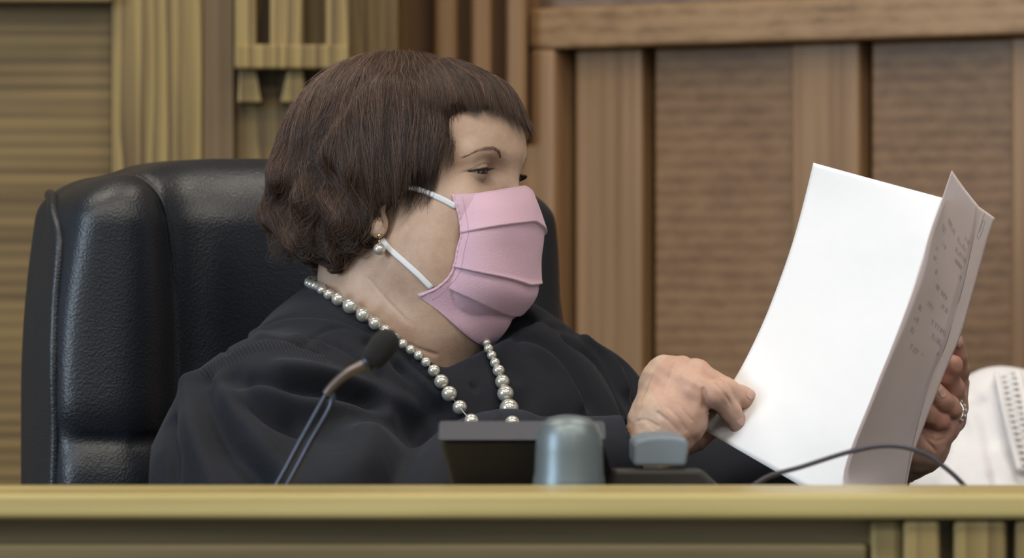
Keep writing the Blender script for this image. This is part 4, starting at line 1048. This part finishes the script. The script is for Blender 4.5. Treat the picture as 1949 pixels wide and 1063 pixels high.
MB().box((xp(860, 3.45), 3.42, ZD), (xp(1375, 3.45), 3.60, ZD+.03)).build('phone_base', BLK, ph, bevel=.006)
MB().add(*slab([(3.40, zp(892, 3.40)), (3.50, zp(892, 3.50)), (3.56, ZD+.03), (3.40, ZD+.03)], xp(1165, 3.43), xp(1330, 3.43), xp(1150, 3.43), xp(1400, 3.43))).build('cradle', BLK, ph, bevel=.004)
hp = [(-1, 0), (-1, .8), (-.92, 1.0), (-.5, 1.13), (0, 1.18), (.5, 1.16), (.92, 1.08), (1.04, .85), (.90, 0)]
cx, zz = xp(1258, 3.40), zp(888, 3.40); sx = (xp(1310, 3.4)-xp(1206, 3.4))/2; sz = (zp(840, 3.4)-zz)
hs = MB().prism([(cx+a*sx, zz+b*sz) for a, b in hp][::-1], (0, 3.40, 0), (1, 0, 0), (0, 0, 1), (0, 1, 0), .12).build('handset', GRY2, ph, bevel=.004)
d_ = 3.375
cup = MB().lathe([(.0262, ZD), (.0268, zp(925, d_)), (.0262, zp(912, d_)), (.0252, zp(900, d_)), (.0246, zp(860, d_)), (.0238, zp(830, d_)), (.0205, zp(808, d_)), (.0145, zp(796, d_)), (.006, zp(791, d_)), (.0005, zp(790, d_))], (0, 0, 0), 40).build('metal_cup', plain('brushed_steel', (.15, .185, .20), .42, metal=.6), smooth=True)
cup.location = (xp(1083, d_), d_, 0); tag(cup, label='silver domed metal cup upside down in front of the desk phone', cat='cup')
cup.modifiers.new('bevel', 'BEVEL').width = .001
mic = empty('gooseneck_microphone', (xp(470, 3.46), 3.46, ZD), label='black foam-tipped microphone on thin twin metal stem in front of the robe', cat='microphone')
dm = 3.47; STEM = plain('stem_metal', (.06, .065, .085), .30, metal=.8, spec=.6); BRZ = plain('stem_bright', (.15, .125, .12), .32, metal=.8)
p0 = [W(x, y, dm) for x, y in ((495, 975), (532, 915), (575, 835), (612, 768), (628, 740))]
for k_, off in enumerate((0, .0072)):
    MB().tube(smooth_path([p+np.array([off, 0, -off*.15]) if i < 4 else p for i, p in enumerate(p0)], 40), .0023, 10).build('stem', STEM, mic, smooth=True)
MB().tube(smooth_path([W(x, y, dm) for x, y in ((620, 752), (634, 735), (660, 712), (688, 697), (706, 688))], 30), np.linspace(.0034, .0044, 30), 14).build('gooseneck', BRZ, mic, smooth=True)
MB().tube([W(694, 694, dm), W(704, 688, dm)], .0062, 20).build('collar', STEM, mic, smooth=True)
ax_ = W(744, 640, dm)-W(706, 690, dm); L_ = np.linalg.norm(ax_); rot = Vector(ax_).to_track_quat('Z', 'Y').to_matrix()
MB().lathe([(.004, -.002), (.0085, .0), (.0098, .006), (.0105, .014), (.0100, .021), (.0075, .0262), (.003, .0285), (.0003, .0288)], W(706, 690, dm), 28, rot).build('foam_windscreen', plain('black_foam', (.007, .007, .008), .95, bump=(700, .001)), mic, smooth=True)
MB().lathe([(.035, 0), (.035, .012), (.030, .016), (.006, .018)], (xp(485, 3.47), 3.47, ZD), 32).build('microphone_base', BLK, mic, smooth=True)
MB().tube(smooth_path([(xp(485, 3.47), 3.47, ZD+.01), W(487, 990, dm), W(500, 970, dm)], 10), .003, 8).build('stem_socket', STEM, mic, smooth=True)
dk = 3.46
arc = MB().tube(smooth_path([W(1395, 1030, dk), W(1410, 955, dk), W(1455, 912, dk), (W(1530, 888, dk)), W(1620, 860, dk), W(1690, 849, dk), W(1750, 860, dk), W(1795, 888, dk), W(1835, 925, dk), W(1870, 975, dk), W(1885, 1030, dk)], 90), .0019, 10).build('microphone_cable', plain('dark_cable', (.03, .03, .05), .4), smooth=True)
tag(arc, label='thin dark cable arching over the ledge in front of the document', cat='cable')

# ------------------------------------------------------------------ second person, in white, behind on the right
D2 = 4.78; SHX, SHY = -20, 12; o2 = np.array([W(2140, 1350, D2)[0], D2+.05, 0.])
def P2(px, py, dy): return W(px+SHX, py+SHY, D2+dy)
def blouse(P):
    d = ell(P, P2(2110, 1200, .05), (.185, .13, .265))
    d = smin(d, cap(P, P2(2105, 792, .05), P2(1930, 800, .0), .046, .055), .03)
    d = smin(d, chain(P, [(P2(1922, 806, .0), .058), (P2(1872, 960, -.03), .068), (P2(1900, 1130, -.09), .06), (P2(2060, 1130, -.16), .045)], .03), .03)
    d = smin(d, cap(P, P2(2120, 792, .05), P2(2310, 800, .05), .046, .055), .03)
    d = smin(d, chain(P, [(P2(2310, 810, .05), .055), (P2(2350, 980, .03), .055), (P2(2300, 1130, -.06), .05), (P2(2150, 1130, -.14), .04)], .03), .03)
    d = smax(d, -(cap(P, P2(2115, 600, .04), P2(2110, 715, .04), .062, .062)), .01)
    return d
_bf = lambda pts: smooth_path([hit(x, y, blouse, 4.3, 5.2) for x, y in pts], 10).astype(f32)
BF = [(_bf(q_), a_, w_) for q_, a_, w_ in [([(1868, 770), (1880, 840), (1895, 915)], -.006, .010), ([(1840, 770), (1868, 850), (1880, 930)], .005, .009), ([(1895, 740), (1915, 830), (1935, 915)], -.005, .009), ([(1815, 800), (1820, 860), (1800, 930)], .004, .012), ([(1900, 860), (1920, 900), (1940, 940)], .005, .008)]]
V, F = polygonize(blouse, P2(1700, 1650, -.25), P2(2480, 430, .25), .004)
dsp = np.zeros(len(V), f32)
for pts, a, w_ in BF: dsp += a*np.exp(-(polydist(V, pts)/w_)**2)
V = V+grad(blouse, V, .002)*dsp[:, None]
p2 = empty('person', tuple(P2(2110, 1500, .05)), label='person in a white blouse with lace trim, mostly out of frame on the right', cat='person')
WH = plain('white_blouse', (.80, .80, .84), .8, bump=(40, .003)); link('blouse', mesh_np('blouse', V, F), WH, p2)
H2 = Head(P2(2178, 440, .05), math.radians(60))
def body2(P):
    q = H2.loc(P); d = smin(head_mm(q), cap(q, (-15, 0, -20), (-18, 0, -190), 48, 55), 16)*.001
    d = smin(d, ell(P, P2(2110, 1200, .05), (.165, .11, .24)), .03)
    d = smin(d, chain(P, [(P2(1922, 806, .0), .045), (P2(1872, 960, -.03), .045), (P2(1900, 1130, -.09), .04), (P2(2060, 1130, -.16), .03), (P2(2120, 1130, -.18), .028)], .03), .02)
    d = smin(d, chain(P, [(P2(2310, 810, .05), .045), (P2(2350, 980, .03), .045), (P2(2300, 1130, -.06), .04), (P2(2150, 1130, -.14), .03)], .03), .02)
    for k_ in range(4):                              # folded hands
        d = smin(d, chain(P, [(P2(2105, 1105+24*k_, -.185), .0105), (P2(2062-4*k_, 1110+24*k_, -.215), .0095), (P2(2030+3*k_, 1116+24*k_, -.205), .0085)], .004), .003)
        d = smin(d, chain(P, [(P2(2120, 1195+22*k_, -.17), .0105), (P2(2160, 1200+22*k_, -.195), .0095), (P2(2190, 1204+20*k_, -.19), .0085)], .004), .003)
    for s in (-1, 1):
        d = smin(d, chain(P, [(P2(2110+90*s, 1420, .05), .09), (P2(2110+110*s, 1420, -.38), .07), (P2(2110+110*s, 2300, -.40), .05)], .03), .04)
    return d.astype(f32)
V, F = polygonize(body2, P2(1700, 2420, -.5), P2(2520, 90, .3), .0045)
me = mesh_np('body', V, F); attr(me, 'pink', np.zeros(len(V))); attr(me, 'liner', np.zeros(len(V))); link('body', me, SKIN, p2)
for s in (1, -1):
    c = H2.w((EYE[0], EYE[1]*s, EYE[2])); gw = np.array([.97, .0, -.2])@H2.M; rot = Vector(gw).to_track_quat('Z', 'Y').to_matrix()
    MB().lathe([(.0122*math.sin(a), -.0122*math.cos(a)) for a in np.linspace(.01, math.pi-.45, 20)], c, 24, rot).build('eyeball', EW, p2, smooth=True)
    MB().lathe([(.0123*math.sin(a), -.0123*math.cos(a)) for a in np.linspace(math.pi-.50, math.pi-.01, 8)], c, 20, rot).build('iris', IR, p2, smooth=True)
def hair2(P):
    q = H2.loc(P); d = np.minimum(ell(q, (-14, 0, 48), (96, 84, 92)), ell(q, (-50, 0, 0), (52, 80, 80)))
    return (smax(d, np.minimum(q[:, 0]-35, 72-q[:, 2]), 6)*.001).astype(f32)
V, F = polygonize(hair2, H2.o-.2, H2.o+.2, .006); me = mesh_np('hair', V, F); attr(me, 'tone', np.full(len(V), .5)); link('hair', me, HAIR, p2)
def skirt(P):
    d = None
    for s in (-1, 1):
        c = chain(P, [(P2(2110+90*s, 1420, .05), .105), (P2(2110+110*s, 1420, -.38), .085), (P2(2110+110*s, 1950, -.40), .065)], .03); d = c if d is None else smin(d, c, .05)
    return d.astype(f32)
V, F = polygonize(skirt, P2(1700, 2300, -.55), P2(2520, 1200, .3), .01); link('trousers', mesh_np('trousers', V, F), plain('dark_trousers', (.02, .02, .025), .8), p2)
# lace insertion: crossing threads over skin-coloured openings
LC = plain('lace_thread', (.80, .80, .82), .85); le = smooth_path([hit(x, y, blouse, 4.3, 5.2) for x, y in ((1898, 722), (1908, 770), (1920, 830), (1935, 900))], 40)
re_ = smooth_path([hit(x, y, blouse, 4.3, 5.2) for x, y in ((1934, 716), (1946, 770), (1957, 830), (1972, 900))], 40)
und = [(a*(1-u)+b*u) for a, b in zip(le, re_) for u in (0, .5, 1)]; und = np.array(und)
for _ in range(3): und = und-grad(blouse, und.astype(f32), .002)*(blouse(und.astype(f32))-.0045)[:, None]
idx = np.arange(120).reshape(40, 3); Fu = np.stack([idx[:-1, :-1], idx[1:, :-1], idx[1:, 1:], idx[:-1, 1:]], -1).reshape(-1, 4)
link('lace_backing', mesh_np('lace_backing', und, Fu), plain('skin_under_lace', (.42, .30, .22), .7), p2)
mb = MB()
def lift(p, h): 
    p = np.array(p, f32)[None]
    for _ in range(3): p = p-grad(blouse, p, .002)*(blouse(p)-h)[:, None]
    return p[0]
for ph_ in (0, 1, 2):
    pts = []
    for i in range(0, 40):
        u = .5+.5*math.sin(i*.9+ph_*2.1); pts.append(lift(le[i]*(1-u)+re_[i]*u, .0062))
    mb.tube(smooth_path(pts, 150), .0021, 6)
mb.tube([lift(p, .006) for p in le], .0035, 8); mb.tube([lift(p, .006) for p in re_], .0035, 8)
mb.build('lace_trim', LC, p2, smooth=True)
